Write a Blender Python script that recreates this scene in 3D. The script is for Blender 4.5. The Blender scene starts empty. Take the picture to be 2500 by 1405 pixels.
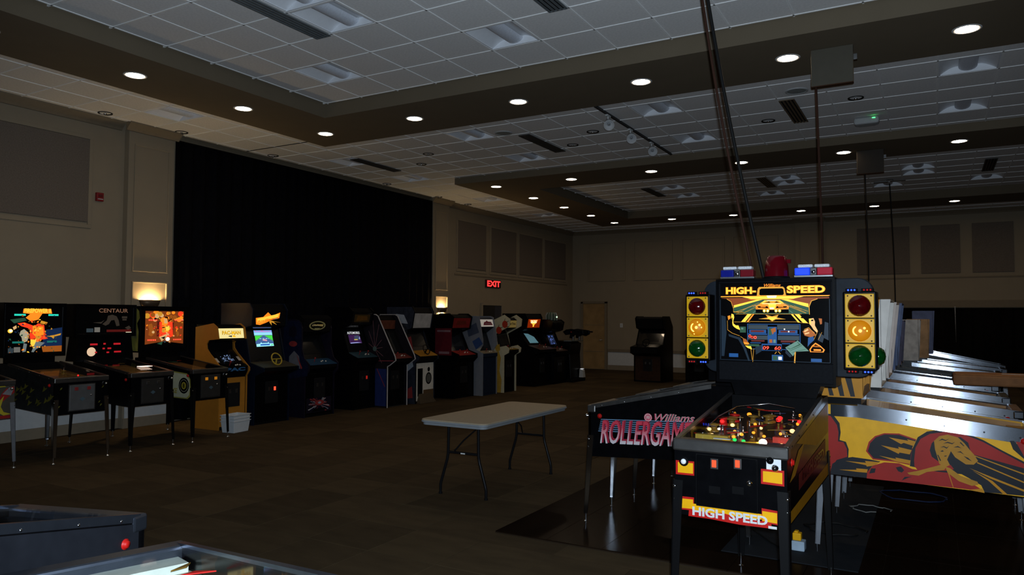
import bpy, math, random
from mathutils import Vector, Matrix
random.seed(7)
scene = bpy.context.scene
C = scene.collection
PI = math.pi
def R_(d): return d*PI/180

# ------------------------------------------------------------------ camera
HC = 1.72                                    # lens height above the floor
cam = bpy.data.cameras.new('camera'); cam.sensor_width = 36; cam.lens = 25.92
cam.clip_start = .02; cam.clip_end = 200
camo = bpy.data.objects.new('camera', cam); C.objects.link(camo)
cr, cu_, cf = Vector((.8681455,.4962844,.0050195)), Vector((.0163965,-.0387873,.999113)), Vector((-.4960389,.8672931,.0418103))
camo.matrix_world = Matrix(((cr.x,cu_.x,-cf.x,0),(cr.y,cu_.y,-cf.y,0),(cr.z,cu_.z,-cf.z,HC),(0,0,0,1)))
scene.camera = camo

# ------------------------------------------------------------------ light and exposure
world = bpy.data.worlds.new('world'); scene.world = world; world.use_nodes = True
world.node_tree.nodes['Background'].inputs[0].default_value = (.02,.025,.035,1)
world.node_tree.nodes['Background'].inputs[1].default_value = .3
FLASH, LAMP, SCONCE = 255.0, 8.0, 26.0
fl = bpy.data.lights.new('camera_flash', 'SPOT'); fl.energy = FLASH*4; fl.color = (.72,.86,1.0)
fl.spot_size = R_(98); fl.spot_blend = .55; fl.shadow_soft_size = .022
flo = bpy.data.objects.new('camera_flash', fl); C.objects.link(flo)
flo.matrix_world = camo.matrix_world @ Matrix.Translation((.03,.055,.03))
vs = scene.view_settings
vs.view_transform = 'Standard'; vs.look = 'None'; vs.exposure = 0.0; vs.gamma = 1.0
try: vs.use_curve_mapping = False
except Exception: pass

# ------------------------------------------------------------------ materials
MATS = {}
def mat(key, rgb=(.5,.5,.5), rough=.55, metal=0., emit=None, es=0., var=.10, scale=14., bump=0., coat=0., spec=.2):
    if key in MATS: return MATS[key]
    m = bpy.data.materials.new(key); m.use_nodes = True
    nt = m.node_tree; N = nt.nodes; L = nt.links; b = N['Principled BSDF']
    tc = N.new('ShaderNodeTexCoord'); no = N.new('ShaderNodeTexNoise'); no.inputs['Scale'].default_value = scale
    no.inputs['Detail'].default_value = 3
    L.new(tc.outputs['Object'], no.inputs['Vector'])
    mr = N.new('ShaderNodeMapRange'); mr.inputs[1].default_value = .3; mr.inputs[2].default_value = .7
    mr.inputs[3].default_value = 1-var; mr.inputs[4].default_value = 1+var
    L.new(no.outputs['Fac'], mr.inputs[0])
    vm = N.new('ShaderNodeVectorMath'); vm.operation = 'SCALE'; vm.inputs[0].default_value = rgb
    L.new(mr.outputs[0], vm.inputs['Scale']); L.new(vm.outputs[0], b.inputs['Base Color'])
    b.inputs['Roughness'].default_value = rough; b.inputs['Metallic'].default_value = metal
    b.inputs['Specular IOR Level'].default_value = spec
    b.inputs['Coat Weight'].default_value = coat
    if emit:
        b.inputs['Emission Color'].default_value = (*emit,1); b.inputs['Emission Strength'].default_value = es
    if bump:
        bp = N.new('ShaderNodeBump'); bp.inputs['Strength'].default_value = bump; bp.inputs['Distance'].default_value = .01
        n2 = N.new('ShaderNodeTexNoise'); n2.inputs['Scale'].default_value = scale*9
        L.new(tc.outputs['Object'], n2.inputs['Vector']); L.new(n2.outputs['Fac'], bp.inputs['Height'])
        L.new(bp.outputs[0], b.inputs['Normal'])
    MATS[key] = m
    return m
def glow(key, rgb, s, base=None): return mat(key, base or tuple(c*.6 for c in rgb), .45, 0, rgb, s, .05)
def glassmat(key='clear_glass', tint=(1,1,1), refl=1.0):
    if key in MATS: return MATS[key]
    m = bpy.data.materials.new(key); m.use_nodes = True; nt = m.node_tree; N = nt.nodes; L = nt.links
    N.remove(N['Principled BSDF']); out = N['Material Output']
    tr = N.new('ShaderNodeBsdfTransparent'); tr.inputs[0].default_value = (*tint,1)
    gl = N.new('ShaderNodeBsdfGlossy'); gl.inputs['Roughness'].default_value = .03
    no = N.new('ShaderNodeTexNoise'); no.inputs['Scale'].default_value = 6
    fr = N.new('ShaderNodeLayerWeight'); fr.inputs[0].default_value = .5
    pw = N.new('ShaderNodeMath'); pw.operation = 'POWER'; pw.inputs[1].default_value = 5.; L.new(fr.outputs['Facing'], pw.inputs[0])
    ad = N.new('ShaderNodeMath'); ad.operation = 'ADD'; ad.inputs[1].default_value = .035; L.new(pw.outputs[0], ad.inputs[0])
    mu = N.new('ShaderNodeMath'); mu.operation = 'MULTIPLY'; mu.inputs[1].default_value = refl*.45
    L.new(ad.outputs[0], mu.inputs[0])
    mx = N.new('ShaderNodeMixShader'); L.new(mu.outputs[0], mx.inputs[0]); L.new(tr.outputs[0], mx.inputs[1]); L.new(gl.outputs[0], mx.inputs[2])
    L.new(mx.outputs[0], out.inputs[0]); MATS[key] = m
    return m
def cellmat(key, c1, c2, cell, rough=.9, streak=0., spec=.3, coat=0.):
    """surface laid in cells: each cell its own shade of the same stuff"""
    m = bpy.data.materials.new(key); m.use_nodes = True; nt = m.node_tree; N = nt.nodes; L = nt.links; b = N['Principled BSDF']
    tc = N.new('ShaderNodeNewGeometry'); sc = N.new('ShaderNodeVectorMath'); sc.operation = 'DIVIDE'; sc.inputs[1].default_value = cell
    fl_ = N.new('ShaderNodeVectorMath'); fl_.operation = 'FLOOR'
    L.new(tc.outputs['Position'], sc.inputs[0]); L.new(sc.outputs[0], fl_.inputs[0])
    wn = N.new('ShaderNodeTexWhiteNoise'); L.new(fl_.outputs[0], wn.inputs['Vector'])
    no = N.new('ShaderNodeTexNoise'); no.inputs['Scale'].default_value = 5.5; no.inputs['Detail'].default_value = 6
    mp = N.new('ShaderNodeMapping'); mp.inputs['Scale'].default_value = (1,.15,1) if streak else (.55,1.6,1)
    L.new(tc.outputs['Position'], mp.inputs[0]); L.new(mp.outputs[0], no.inputs['Vector'])
    ad = N.new('ShaderNodeMath'); ad.operation = 'MULTIPLY_ADD'; ad.inputs[1].default_value = .64
    mu = N.new('ShaderNodeMath'); mu.operation = 'MULTIPLY'; mu.inputs[1].default_value = .36
    L.new(wn.outputs['Value'], mu.inputs[0]); L.new(no.outputs['Fac'], ad.inputs[0]); L.new(mu.outputs[0], ad.inputs[2])
    rp = N.new('ShaderNodeValToRGB'); rp.color_ramp.elements[0].color = (*c1,1); rp.color_ramp.elements[1].color = (*c2,1)
    rp.color_ramp.elements[0].position = .15; rp.color_ramp.elements[1].position = .85
    L.new(ad.outputs[0], rp.inputs[0]); L.new(rp.outputs[0], b.inputs['Base Color'])
    b.inputs['Roughness'].default_value = rough; b.inputs['Specular IOR Level'].default_value = spec; b.inputs['Coat Weight'].default_value = max(coat,0)
    b.inputs['Coat Roughness'].default_value = .25
    if coat < 0:                                        # waxed wood: weak even sheen over a matte base
        df = N.new('ShaderNodeBsdfDiffuse'); gl = N.new('ShaderNodeBsdfGlossy'); gl.inputs['Roughness'].default_value = rough
        gl.inputs['Color'].default_value = (.8,.8,.8,1); mx = N.new('ShaderNodeMixShader'); mx.inputs[0].default_value = -coat
        L.new(rp.outputs[0], df.inputs[0]); L.new(df.outputs[0], mx.inputs[1]); L.new(gl.outputs[0], mx.inputs[2]); L.new(mx.outputs[0], N['Material Output'].inputs[0]); N.remove(b)
    MATS[key] = m
    return m
def brushed(m, k=.30):
    """fine brush lines along the bar: the surface normal wavers up and down"""
    nt = m.node_tree; N = nt.nodes; L = nt.links
    g = N.new('ShaderNodeNewGeometry'); w = N.new('ShaderNodeTexWhiteNoise'); sc = N.new('ShaderNodeVectorMath'); sc.operation = 'SCALE'; sc.inputs['Scale'].default_value = 977.
    L.new(g.outputs['Position'], sc.inputs[0]); L.new(sc.outputs[0], w.inputs['Vector'])
    s1 = N.new('ShaderNodeMath'); s1.operation = 'SUBTRACT'; s1.inputs[1].default_value = .5; L.new(w.outputs['Value'], s1.inputs[0])
    s2 = N.new('ShaderNodeMath'); s2.operation = 'MULTIPLY'; s2.inputs[1].default_value = k; L.new(s1.outputs[0], s2.inputs[0])
    cx = N.new('ShaderNodeCombineXYZ'); L.new(s2.outputs[0], cx.inputs['Z'])
    ad = N.new('ShaderNodeVectorMath'); ad.operation = 'ADD'; L.new(g.outputs['Normal'], ad.inputs[0]); L.new(cx.outputs[0], ad.inputs[1])
    no = N.new('ShaderNodeVectorMath'); no.operation = 'NORMALIZE'; L.new(ad.outputs[0], no.inputs[0]); L.new(no.outputs[0], N['Principled BSDF'].inputs['Normal'])
    return m
WALL = mat('wall_paint', (.265,.215,.148), .8, var=.03, scale=3)
WHITE = mat('white_paint', (.54,.545,.54), .6, var=.04)
SOFFIT = mat('soffit_paint', (.15,.118,.078), .85, var=.03, scale=3)
TILE = mat('acoustic_tile', (.78,.77,.76), .95, var=.06, scale=40, spec=.2)
BAR = mat('grid_metal', (.86,.86,.85), .5, var=.03)
FABRIC = mat('acoustic_fabric', (.145,.118,.095), .95, var=.12, scale=60, spec=.1)
CROWN = mat('crown_paint', (.19,.15,.10), .7, var=.04)
BLACK = mat('black_paint', (.0022,.0022,.0027), .24, var=.2, spec=.09)
BLACKM = mat('black_matte', (.002,.002,.0025), .7, var=.2, spec=.08)
VELVET = mat('black_velvet', (.0035,.0035,.005), .97, var=.25, spec=.05)
CHROME = mat('chrome', (.62,.64,.67), .16, 1.0, var=.05)
STEEL = mat('brushed_steel', (.58,.60,.63), .22, 1.0, var=.06, scale=30)
DSTEEL = mat('dark_steel', (.13,.125,.12), .34, .9, var=.15)
WOOD = mat('raw_wood', (.40,.22,.10), .7, var=.22, scale=8)
PLY = mat('plywood_edge', (.46,.30,.17), .8, var=.2, scale=18)
GREY = mat('grey_plastic', (.16,.17,.18), .5, var=.08)
LGREY = mat('light_grey_plastic', (.42,.43,.43), .5, var=.06)
OFFW = mat('off_white_print', (.60,.57,.50), .6, var=.08)
YEL = mat('yellow_print', (.72,.36,.002), .45, var=.06)
RED = mat('red_print', (.42,.008,.006), .45, var=.1)
NAVY = mat('navy_print', (.012,.02,.055), .45, var=.15)
BLUE = mat('blue_print', (.02,.06,.22), .5, var=.12)
PURPLE = mat('purple_print', (.007,.005,.014), .5, var=.2)
GREENP = mat('green_print', (.03,.12,.05), .5, var=.12)
RUBBER = mat('rubber', (.015,.015,.015), .8)
GLASS = glassmat('clear_glass', (1,1,1), .5)
SCREENG = glassmat('screen_glass', (.85,.87,.9), 1.2)

# ------------------------------------------------------------------ mesh helpers
class MB:
    def __init__(s): s.v=[]; s.f=[]; s.m=[]; s.s=[]
    def add(s, vs_, fs, mi=0, sm=False):
        o=len(s.v); s.v += [tuple(p) for p in vs_]; s.f += [tuple(i+o for i in f) for f in fs]; s.m += [mi]*len(fs); s.s += [sm]*len(fs); return s
    def box(s, x0,x1,y0,y1,z0,z1, mi=0):
        v=[(x0,y0,z0),(x1,y0,z0),(x1,y1,z0),(x0,y1,z0),(x0,y0,z1),(x1,y0,z1),(x1,y1,z1),(x0,y1,z1)]
        return s.add(v,[(0,3,2,1),(4,5,6,7),(0,1,5,4),(1,2,6,5),(2,3,7,6),(3,0,4,7)],mi)
    def hexa(s, v8, mi=0):
        return s.add(v8,[(0,3,2,1),(4,5,6,7),(0,1,5,4),(1,2,6,5),(2,3,7,6),(3,0,4,7)],mi)
    def prism(s, poly, ax, lo, hi, mi=0):
        def P(a,b,c): return {'x':(c,a,b),'y':(a,c,b),'z':(a,b,c)}[ax]
        n=len(poly); ar=sum(poly[i][0]*poly[(i+1)%n][1]-poly[(i+1)%n][0]*poly[i][1] for i in range(n))
        if (ar<0) != (ax=='y'): poly=list(reversed(poly))
        v=[P(a,b,lo) for a,b in poly]+[P(a,b,hi) for a,b in poly]
        fs=[tuple(reversed(range(n))),tuple(range(n,2*n))]+[(i,(i+1)%n,n+(i+1)%n,n+i) for i in range(n)]
        return s.add(v,fs,mi)
    def tube(s, pts, r, n=8, mi=0, sm=True, cap=True):
        pts=[Vector(p) for p in pts]; rs=r if isinstance(r,(list,tuple)) else [r]*len(pts); v=[];fs=[]
        up=Vector((0,0,1)); t0=(pts[1]-pts[0]).normalized()
        a=t0.cross(up); a=a.normalized() if a.length>1e-4 else Vector((1,0,0))
        for i,p in enumerate(pts):
            t=(pts[min(i+1,len(pts)-1)]-pts[max(i-1,0)]).normalized()
            a=(a-t*a.dot(t)).normalized(); b=t.cross(a)
            v += [p+(a*math.cos(2*PI*k/n)+b*math.sin(2*PI*k/n))*rs[i] for k in range(n)]
        for i in range(len(pts)-1):
            for k in range(n): fs.append((i*n+k,i*n+(k+1)%n,(i+1)*n+(k+1)%n,(i+1)*n+k))
        s.add(v,fs,mi,sm)
        if cap: s.add(v[:n],[tuple(reversed(range(n)))],mi); s.add(v[-n:],[tuple(range(n))],mi)
        return s
    def lathe(s, prof, n=16, c=(0,0,0), ax=(0,0,1), mi=0, sm=True):
        ax=Vector(ax).normalized(); q=Vector((0,0,1)).rotation_difference(ax); c=Vector(c); v=[];fs=[]
        for r,z in prof: v += [c+q@Vector((r*math.cos(2*PI*k/n),r*math.sin(2*PI*k/n),z)) for k in range(n)]
        for i in range(len(prof)-1):
            for k in range(n): fs.append((i*n+k,i*n+(k+1)%n,(i+1)*n+(k+1)%n,(i+1)*n+k))
        return s.add(v,fs,mi,sm)
    def ball(s, c, r, n=10, mi=0, sz=1.):
        pr=[(max(r*math.sin(PI*i/6),1e-4), -r*sz*math.cos(PI*i/6)) for i in range(7)]
        return s.lathe(pr,n,c,(0,0,1),mi)
    def build(s, name, mats, parent=None, bevel=0, kind=None):
        me=bpy.data.meshes.new(name); me.from_pydata(s.v,[],s.f)
        if not isinstance(mats,(list,tuple)): mats=[mats]
        for m in mats: me.materials.append(m)
        me.polygons.foreach_set('material_index',s.m); me.polygons.foreach_set('use_smooth',s.s); me.update()
        o=bpy.data.objects.new(name,me); C.objects.link(o)
        if parent: o.parent=parent
        if bevel:
            b=o.modifiers.new('bevel','BEVEL'); b.width=bevel; b.segments=2; b.limit_method='ANGLE'; b.angle_limit=R_(40)
        if kind: o['kind']=kind
        return o
def tag(o, label=None, cat=None, group=None, kind=None):
    if label: o['label']=label
    if cat: o['category']=cat
    if group: o['group']=group
    if kind: o['kind']=kind
    return o
def thing(name, label, cat, loc=(0,0,0), rz=0, group=None):
    o=bpy.data.objects.new(name,None); C.objects.link(o); o.empty_display_size=.1
    o.location=loc; o.rotation_euler=(0,0,rz); return tag(o,label,cat,group)
def copy_tree(o, parent=None):
    c=o.copy(); C.objects.link(c); c.parent=parent
    for ch in list(o.children): copy_tree(ch,c)
    return c
def art(name, parent, org, ux, uy, shapes, eps=.0005, base=.0006):
    """flat print: coloured polygons (u,v) laid on the plane org + ux*u + uy*v"""
    org,ux,uy=Vector(org),Vector(ux),Vector(uy); n=ux.cross(uy).normalized(); b=MB(); ms=[]
    for i,(m,poly) in enumerate(shapes):
        if m not in ms: ms.append(m)
        k=len(poly); ar=sum(poly[j][0]*poly[(j+1)%k][1]-poly[(j+1)%k][0]*poly[j][1] for j in range(k))
        if ar<0: poly=list(reversed(poly))
        b.add([org+ux*u+uy*v+n*(base+eps*i) for u,v in poly],[tuple(range(k))],ms.index(m))
    return b.build(name,ms,parent)
def rect(u0,v0,u1,v1): return [(u0,v0),(u1,v0),(u1,v1),(u0,v1)]
def circ(u,v,r,n=20,asp=1.,a0=0): return [(u+r*math.cos(2*PI*k/n+a0),v+r*asp*math.sin(2*PI*k/n+a0)) for k in range(n)]
def line(p,q,w):
    d=Vector((q[0]-p[0],q[1]-p[1])); n=Vector((-d.y,d.x)).normalized()*w/2
    return [(p[0]-n.x,p[1]-n.y),(q[0]-n.x,q[1]-n.y),(q[0]+n.x,q[1]+n.y),(p[0]+n.x,p[1]+n.y)]
def text(body, parent, org, ux, uy, h, material, width=None, shear=0., bold=0., lift=.003, ext=.0008, name='lettering', align='CENTER'):
    """letters of cap height h, fitted to width, on the plane org/ux/uy"""
    cu=bpy.data.curves.new('t','FONT'); cu.body=body; cu.size=1; cu.align_x='LEFT'; cu.shear=shear; cu.offset=bold; cu.resolution_u=3
    ob=bpy.data.objects.new('t',cu); C.objects.link(ob)
    dg=bpy.context.evaluated_depsgraph_get(); me=bpy.data.meshes.new_from_object(ob.evaluated_get(dg))
    bpy.data.objects.remove(ob); bpy.data.curves.remove(cu)
    xs=[v.co.x for v in me.vertices]; ys=[v.co.y for v in me.vertices]
    if not xs: return None
    x0,x1,y0,y1=min(xs),max(xs),min(ys),max(ys); sy=h/(y1-y0); sx=(width/(x1-x0)) if width else sy
    org,ux,uy=Vector(org),Vector(ux),Vector(uy); n=ux.cross(uy).normalized()
    off={'CENTER':(x0+x1)/2,'LEFT':x0,'RIGHT':x1}[align]
    for v in me.vertices: v.co=org+ux*((v.co.x-off)*sx)+uy*((v.co.y-y0)*sy)+n*lift
    me.materials.clear(); me.materials.append(material); me.name=name
    o=bpy.data.objects.new(name,me); C.objects.link(o); o.parent=parent
    return o
ORD=['first','second','third','fourth','fifth','sixth','seventh','eighth','ninth','tenth']
# ------------------------------------------------------------------ the hall
W, FY, XR, YB = -10.93, 23.37, 6.5, -6.0
ZS, ZO, ZR = 4.60, 4.735, 4.80               # soffit underside, outer tile field, coffer tile field
T = .635
def project(p):
    d=Vector(p)-Vector((0,0,HC)); z=d.dot(cf)
    return (1250+1800*d.dot(cr)/z, 702.5-1800*d.dot(cu_)/z) if z>.2 else None
def inview(p, m=80):
    q=project(p); return bool(q) and -m<q[0]<2500+m and -m<q[1]<1405+m

# floor: carpet slab, carpet tiles that can be told apart
CARPET = cellmat('carpet', (.029,.0195,.0095), (.070,.048,.024), (.61,.61,50), .97, 0, .1)
CARPET2 = CARPET
floor = MB().box(W-.2,XR+.2,YB-.2,FY+.2,-.15,-.004).build('floor', CARPET); tag(floor,'brown patterned carpet floor of the hall',kind='structure')
DX0,DX1,DY0,DY1 = -3.09, 5.9, 5.15, 15.6     # dance floor
cells=[]
for i in range(-18,11):
    for j in range(-10,39):
        x,y=(i+.5)*.61,(j+.5)*.61
        if x<W or x>XR or y<YB or y>FY: continue
        if DX0-.3<x<DX1 and DY0-.3<y<DY1: continue
        cells.append((x*x+y*y, x, y))
cells.sort()
tm=MB().box(-.302,.302,-.302,.302,-.004,0.).build('carpet_tile', CARPET, floor)
first=True; rest=MB(); n=0
for d,x,y in cells:
    if inview((x,y,0),40) and n<290:
        o=tm if first else tm.copy()
        if not first: C.objects.link(o)
        o.location=(x,y,0); first=False; n+=1
    else: rest.box(x-.302,x+.302,y-.302,y+.302,-.004,0.)
tag(rest.build('carpet_tile_field', CARPET2, floor), kind='stuff')

# dance floor of dark panels
DWOOD = cellmat('dark_parquet', (.005,.0028,.0016), (.014,.0075,.004), (.46,.92,50), .22, 1, .10, -.035)
dfl = thing('dance_floor','dark glossy wood dance floor laid on the carpet under the right-hand machines','dance floor',(0,0,0))
MB().box(DX0,DX1,DY0,DY1,-.004,.004).build('underlay', mat('dance_floor_edge',(.02,.012,.006),.5), dfl)
pm=None; i=0
for ix in range(int((DX1-DX0)/.46)):
    for iy in range(int((DY1-DY0)/.92)):
        x,y=DX0+.23+ix*.46, DY0+.46+iy*.92
        if x>2.6 or not inview((x,y,0),150): continue
        if pm is None: pm=MB().box(-.228,.228,-.458,.458,.004,.012).build('floor_panel',DWOOD,dfl); o=pm
        else: o=pm.copy(); C.objects.link(o)
        o.location=(x,y,0)

# walls
wl = MB().box(W-.25,W,YB-.2,FY+.2,-.1,5.1).build('wall_left', WALL); tag(wl,'tan wall with acoustic panels and dark curtain opening',kind='structure')
wf = MB().box(W-.2,XR+.2,FY,FY+.25,-.1,5.1).build('wall_far', WALL); tag(wf,'tan far wall with moulded panels',kind='structure')
wr = MB().box(XR,XR+.25,YB-.2,FY+.2,-.1,5.1).build('wall_right', WALL); tag(wr,'tan right-hand wall outside the view',kind='structure')
wb = MB().box(W-.2,XR+.2,YB-.25,YB,-.1,5.1).build('wall_back', WALL); tag(wb,'tan wall behind the viewer',kind='structure')

def frame_y(par, X, y0,y1,z0,z1, t=.035, d=.022, m=WALL, name='panel_moulding'):
    """raised rectangular moulding on a wall facing +X"""
    b=MB(); b.box(X,X+d,y0,y1,z1-t,z1); b.box(X,X+d,y0,y1,z0,z0+t); b.box(X,X+d,y0,y0+t,z0+t,z1-t); b.box(X,X+d,y1-t,y1,z0+t,z1-t)
    return b.build(name,m,par,.004)
def frame_x(par, Y, x0,x1,z0,z1, t=.04, d=.03, m=WALL, name='panel_moulding'):
    b=MB(); b.box(x0,x1,Y-d,Y,z1-t,z1); b.box(x0,x1,Y-d,Y,z0,z0+t); b.box(x0,x0+t,Y-d,Y,z0+t,z1-t); b.box(x1-t,x1,Y-d,Y,z0+t,z1-t)
    return b.build(name,m,par,.004)
# left wall: pilasters, acoustic panels, wainscot
PIL=.12
for y0,y1 in ((6.9,7.69),(14.93,15.64)):
    p=MB().box(W,W+PIL,y0,y1,0,4.64).build('pilaster',WALL,wl,.006)
    frame_y(p,W+PIL,y0+.09,y1-.09,2.42,4.42,.022,.02); frame_y(p,W+PIL,y0+.09,y1-.09,.75,2.27,.022,.028)
for y0,y1,z0,z1 in ((1.2,6.34,3.12,4.36),(16.19,17.59,3.05,4.31),(17.88,19.32,3.05,4.29),(19.52,21.01,3.05,4.28),(21.2,22.75,3.05,4.26)):
    a=MB().box(W,W+.03,y0,y1,z0,z1).build('acoustic_panel',FABRIC,wl,.006)
    frame_y(a,W,y0-.06,y1+.06,z0-.09,z1+.06,.055,.022)
MB().box(W,W+.02,16.05,22.9,2.86,2.90).build('rail_moulding',CROWN,wl,.004)
MB().box(W,W+.018,YB,6.9,.155,.64).box(W,W+.018,15.64,17.3,.155,.64).box(W,W+.018,18.5,FY,.155,.64).build('wainscot',WHITE,wl)
MB().box(W+PIL,W+PIL+.012,6.93,7.66,.155,.64).build('wainscot',WHITE,wl)
MB().box(W,W+.04,YB,6.9,.64,.70).box(W,W+.04,15.64,17.3,.64,.70).box(W,W+.04,18.5,FY,.64,.70).build('chair_rail',CROWN,wl,.006)
def base_l(y0,y1,x): return MB().box(x,x+.022,y0,y1,0,.155)
b=MB().box(W,W+.022,YB,6.9,0,.155); b.box(W+PIL,W+PIL+.022,6.9,7.69,0,.155); b.box(W+PIL,W+PIL+.022,14.93,15.64,0,.155); b.box(W,W+.022,15.64,17.3,0,.155); b.box(W,W+.022,18.5,FY,0,.155)
tag(b.build('baseboard_left',mat('baseboard_paint',(.24,.19,.13),.6,var=.05),None,.004),'tan baseboard along the left wall',kind='structure')
# crown moulding: stepped profile along each wall
def crown_y(x,y0,y1,z0=4.61):
    return MB().prism([(x,z0),(x+.022,z0),(x+.045,z0+.035),(x+.09,z0+.075),(x+.125,ZO-.02),(x+.125,ZO),(x,ZO)],'y',y0,y1)
cm=MB()
for x,y0,y1 in ((W,YB,6.84),(W+PIL,6.84,7.75),(W,7.75,14.87),(W+PIL,14.87,15.70),(W,15.70,FY)):
    q=crown_y(x,y0,y1,4.645 if x==W and 7<y0<14 else 4.61); cm.add(q.v,q.f)
tag(cm.build('trim_1',CROWN),'stepped tan crown moulding along the left wall',kind='structure')
cm=MB(); z0=4.61
for x0,x1,y in ((W,-3.62,FY),(-3.62,-2.73,FY-PIL),(-2.73,XR,FY)):
    cm.prism([(y,z0),(y-.022,z0),(y-.045,z0+.035),(y-.09,z0+.075),(y-.125,ZO-.02),(y-.125,ZO),(y,ZO)],'x',x0,x1)
tag(cm.build('trim_2',CROWN),'stepped tan crown moulding along the far wall',kind='structure')
# far wall
p=MB().box(-3.56,-2.79,FY-PIL,FY,0,4.64).build('pilaster',WALL,wf,.006); frame_x(p,FY-PIL,-3.45,-2.9,2.42,4.4,.025,.02)
for x0,x1 in ((-10.32,-8.98),(-8.68,-7.35),(-7.05,-5.68),(-5.43,-4.07)): frame_x(wf,FY,x0,x1,3.0,4.33)
for x0,x1 in ((-1.89,-.56),(-.28,.65),(.93,1.86),(2.14,3.1)):
    a=MB().box(x0,x1,FY-.03,FY,3.02,4.35).build('acoustic_panel',FABRIC,wf,.006)
MB().box(-2.7,XR,FY-.02,FY,2.88,2.92).build('rail_moulding',CROWN,wf,.004)
tag(MB().box(-2.75,XR,FY-.16,FY,2.07,2.27).build('trim_3',CROWN,None,.01),'brown header board above the dark far curtain',kind='structure')
MB().box(-9.6,-3.6,FY-.018,FY,.16,.60).build('wainscot',WHITE,wf); MB().box(-9.6,-3.6,FY-.045,FY,.60,.70).build('chair_rail',CROWN,wf,.006)
tag(MB().box(W,-2.6,FY-.022,FY,0,.155).build('baseboard_far',MATS['baseboard_paint'],None,.004),'tan baseboard along the far wall',kind='structure')
# doors
DOORW=mat('door_wood',(.30,.185,.075),.55,var=.15,scale=4)
d=MB().box(-10.50,-9.68,FY-.05,FY-.005,.01,2.24).build('door_1',DOORW,None,.004); tag(d,'tan wooden door in the far corner',kind='structure')
b=MB(); b.box(-10.58,-10.50,FY-.08,FY,0,2.3); b.box(-9.70,-9.62,FY-.08,FY,0,2.3); b.box(-10.58,-9.62,FY-.08,FY,2.24,2.32); b.build('door_frame',CROWN,d,.004)
MB().tube([(-9.78,FY-.05,1.0),(-9.78,FY-.10,1.0),(-9.90,FY-.10,1.0)],.011).build('door_handle',STEEL,d)
MB().box(-10.44,-9.74,FY-.056,FY-.05,1.5,1.512).box(-10.44,-9.74,FY-.056,FY-.05,.6,.612).build('door_rail',CROWN,d)
d=MB().box(W,W+.04,17.40,18.05,.01,2.08).box(W,W+.04,18.06,18.42,.01,2.08,1).build('door_2',[mat('door_dark',(.02,.018,.016),.6),mat('door_dark_blue',(.035,.034,.042),.6)]); tag(d,'dark double door in the left wall',kind='structure')
b=MB(); b.box(W,W+.06,17.33,17.40,0,2.14); b.box(W,W+.06,18.42,18.49,0,2.14); b.box(W,W+.06,17.40,18.42,2.08,2.15); b.build('door_frame',WALL,d,.004)
MB().tube([(W+.05,17.98,1.0),(W+.10,17.98,1.0),(W+.10,17.88,1.0)],.011).build('door_handle',STEEL,d)

# ------------------------------------------------------------------ ceiling
ceil = MB().box(W-.2,XR+.2,YB-.2,FY+.2,5.0,5.12).build('ceiling', WALL); tag(ceil,'dropped tile ceiling with two coffers framed by brown soffits',kind='structure')
def soffit(bs):
    b=MB()
    for q in bs: b.box(*q,ZS,5.0)
    return b.build('soffit',SOFFIT,ceil)
S1X0,S1X1,S1Y0,S1Y1 = -8.88,-7.59,7.80,9.14
soffit([(S1X0,S1X1,YB,S1Y1),(S1X1,XR,S1Y0,S1Y1)])
soffit([(-8.93,-7.59,13.1,21.28),(-7.59,XR,13.1,14.45),(-7.59,XR,19.95,21.28)])
GX=-2.45
troff=set(); cell_list=[]
TROF=[]      # (x0,y0,z) lower corner of every troffer cell
def field(x0,x1,y0,y1,z,gy):
    i0=math.floor((x0-GX)/T)-1; j0=math.floor((y0-gy)/T)-1; out=[]
    xs=[GX+T*i for i in range(i0,i0+45) if x0-.0 <= GX+T*i <= x1]; ys=[gy+T*j for j in range(j0,j0+60) if y0<=gy+T*j<=y1]
    for i in range(i0,i0+45):
        for j in range(j0,j0+60):
            a0,a1=max(x0,GX+T*i),min(x1,GX+T*(i+1)); c0,c1=max(y0,gy+T*j),min(y1,gy+T*(j+1))
            if a1-a0<.06 or c1-c0<.06: continue
            if any(abs(GX+T*i-tx)<.05 and abs(gy+T*j-ty)<.05 and abs(z-tz)<.02 for tx,ty,tz in TROF): continue
            cell_list.append((a0,a1,c0,c1,z))
    for x in xs: bars.append((x-.009,x+.009,y0,y1,z))
    for y in ys: bars.append((x0,x1,y-.009,y+.009,z))
bars=[]
G1,G2,G3=7.13,9.14,14.45
TR1=[(-5.625,5.225),(-5.625,4.59),(-6.895,6.495),(-4.355,6.495),(-1.815,5.225),(-.545,6.495)]
TR2=[(-6.895,9.775),(-6.895,11.68),(-3.72,9.775),(-3.72,11.68),(.09,9.775),(.09,11.68)]
TR3=[(-5.625,16.355),(-5.625,17.625),(-3.085,16.355),(-3.085,16.99),(-.545,16.355),(-.545,16.99),(.725,18.26),(-4.355,14.45),(-1.18,14.45),(.725,14.45),(-3.72,18.26),(-1.18,18.26),(-7.53,14.45)]
TR4=[(-10.07,6.6),(-10.07,15.49),(-10.07,18.665),(-10.07,10.41),(-10.07,12.315)]
TROF+=[(x,y,ZR) for x,y in TR1+TR3]+[(x,y,ZO) for x,y in TR2+TR4]
field(S1X1,XR,YB,S1Y0,ZR,G1); field(S1X0,XR,S1Y1,13.1,ZO,G2); field(-7.59,XR,14.45,19.95,ZR,G3)
field(W,S1X0,YB,S1Y1,ZO,6.6); field(W,S1X0,S1Y1,FY,ZO,G2); field(S1X0,XR,21.28,FY,ZO,21.28)
cell_list.sort(key=lambda c:(c[0]+c[1])**2+(c[2]+c[3])**2)
full=None; n=0; rest=MB(); G=.006
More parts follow.
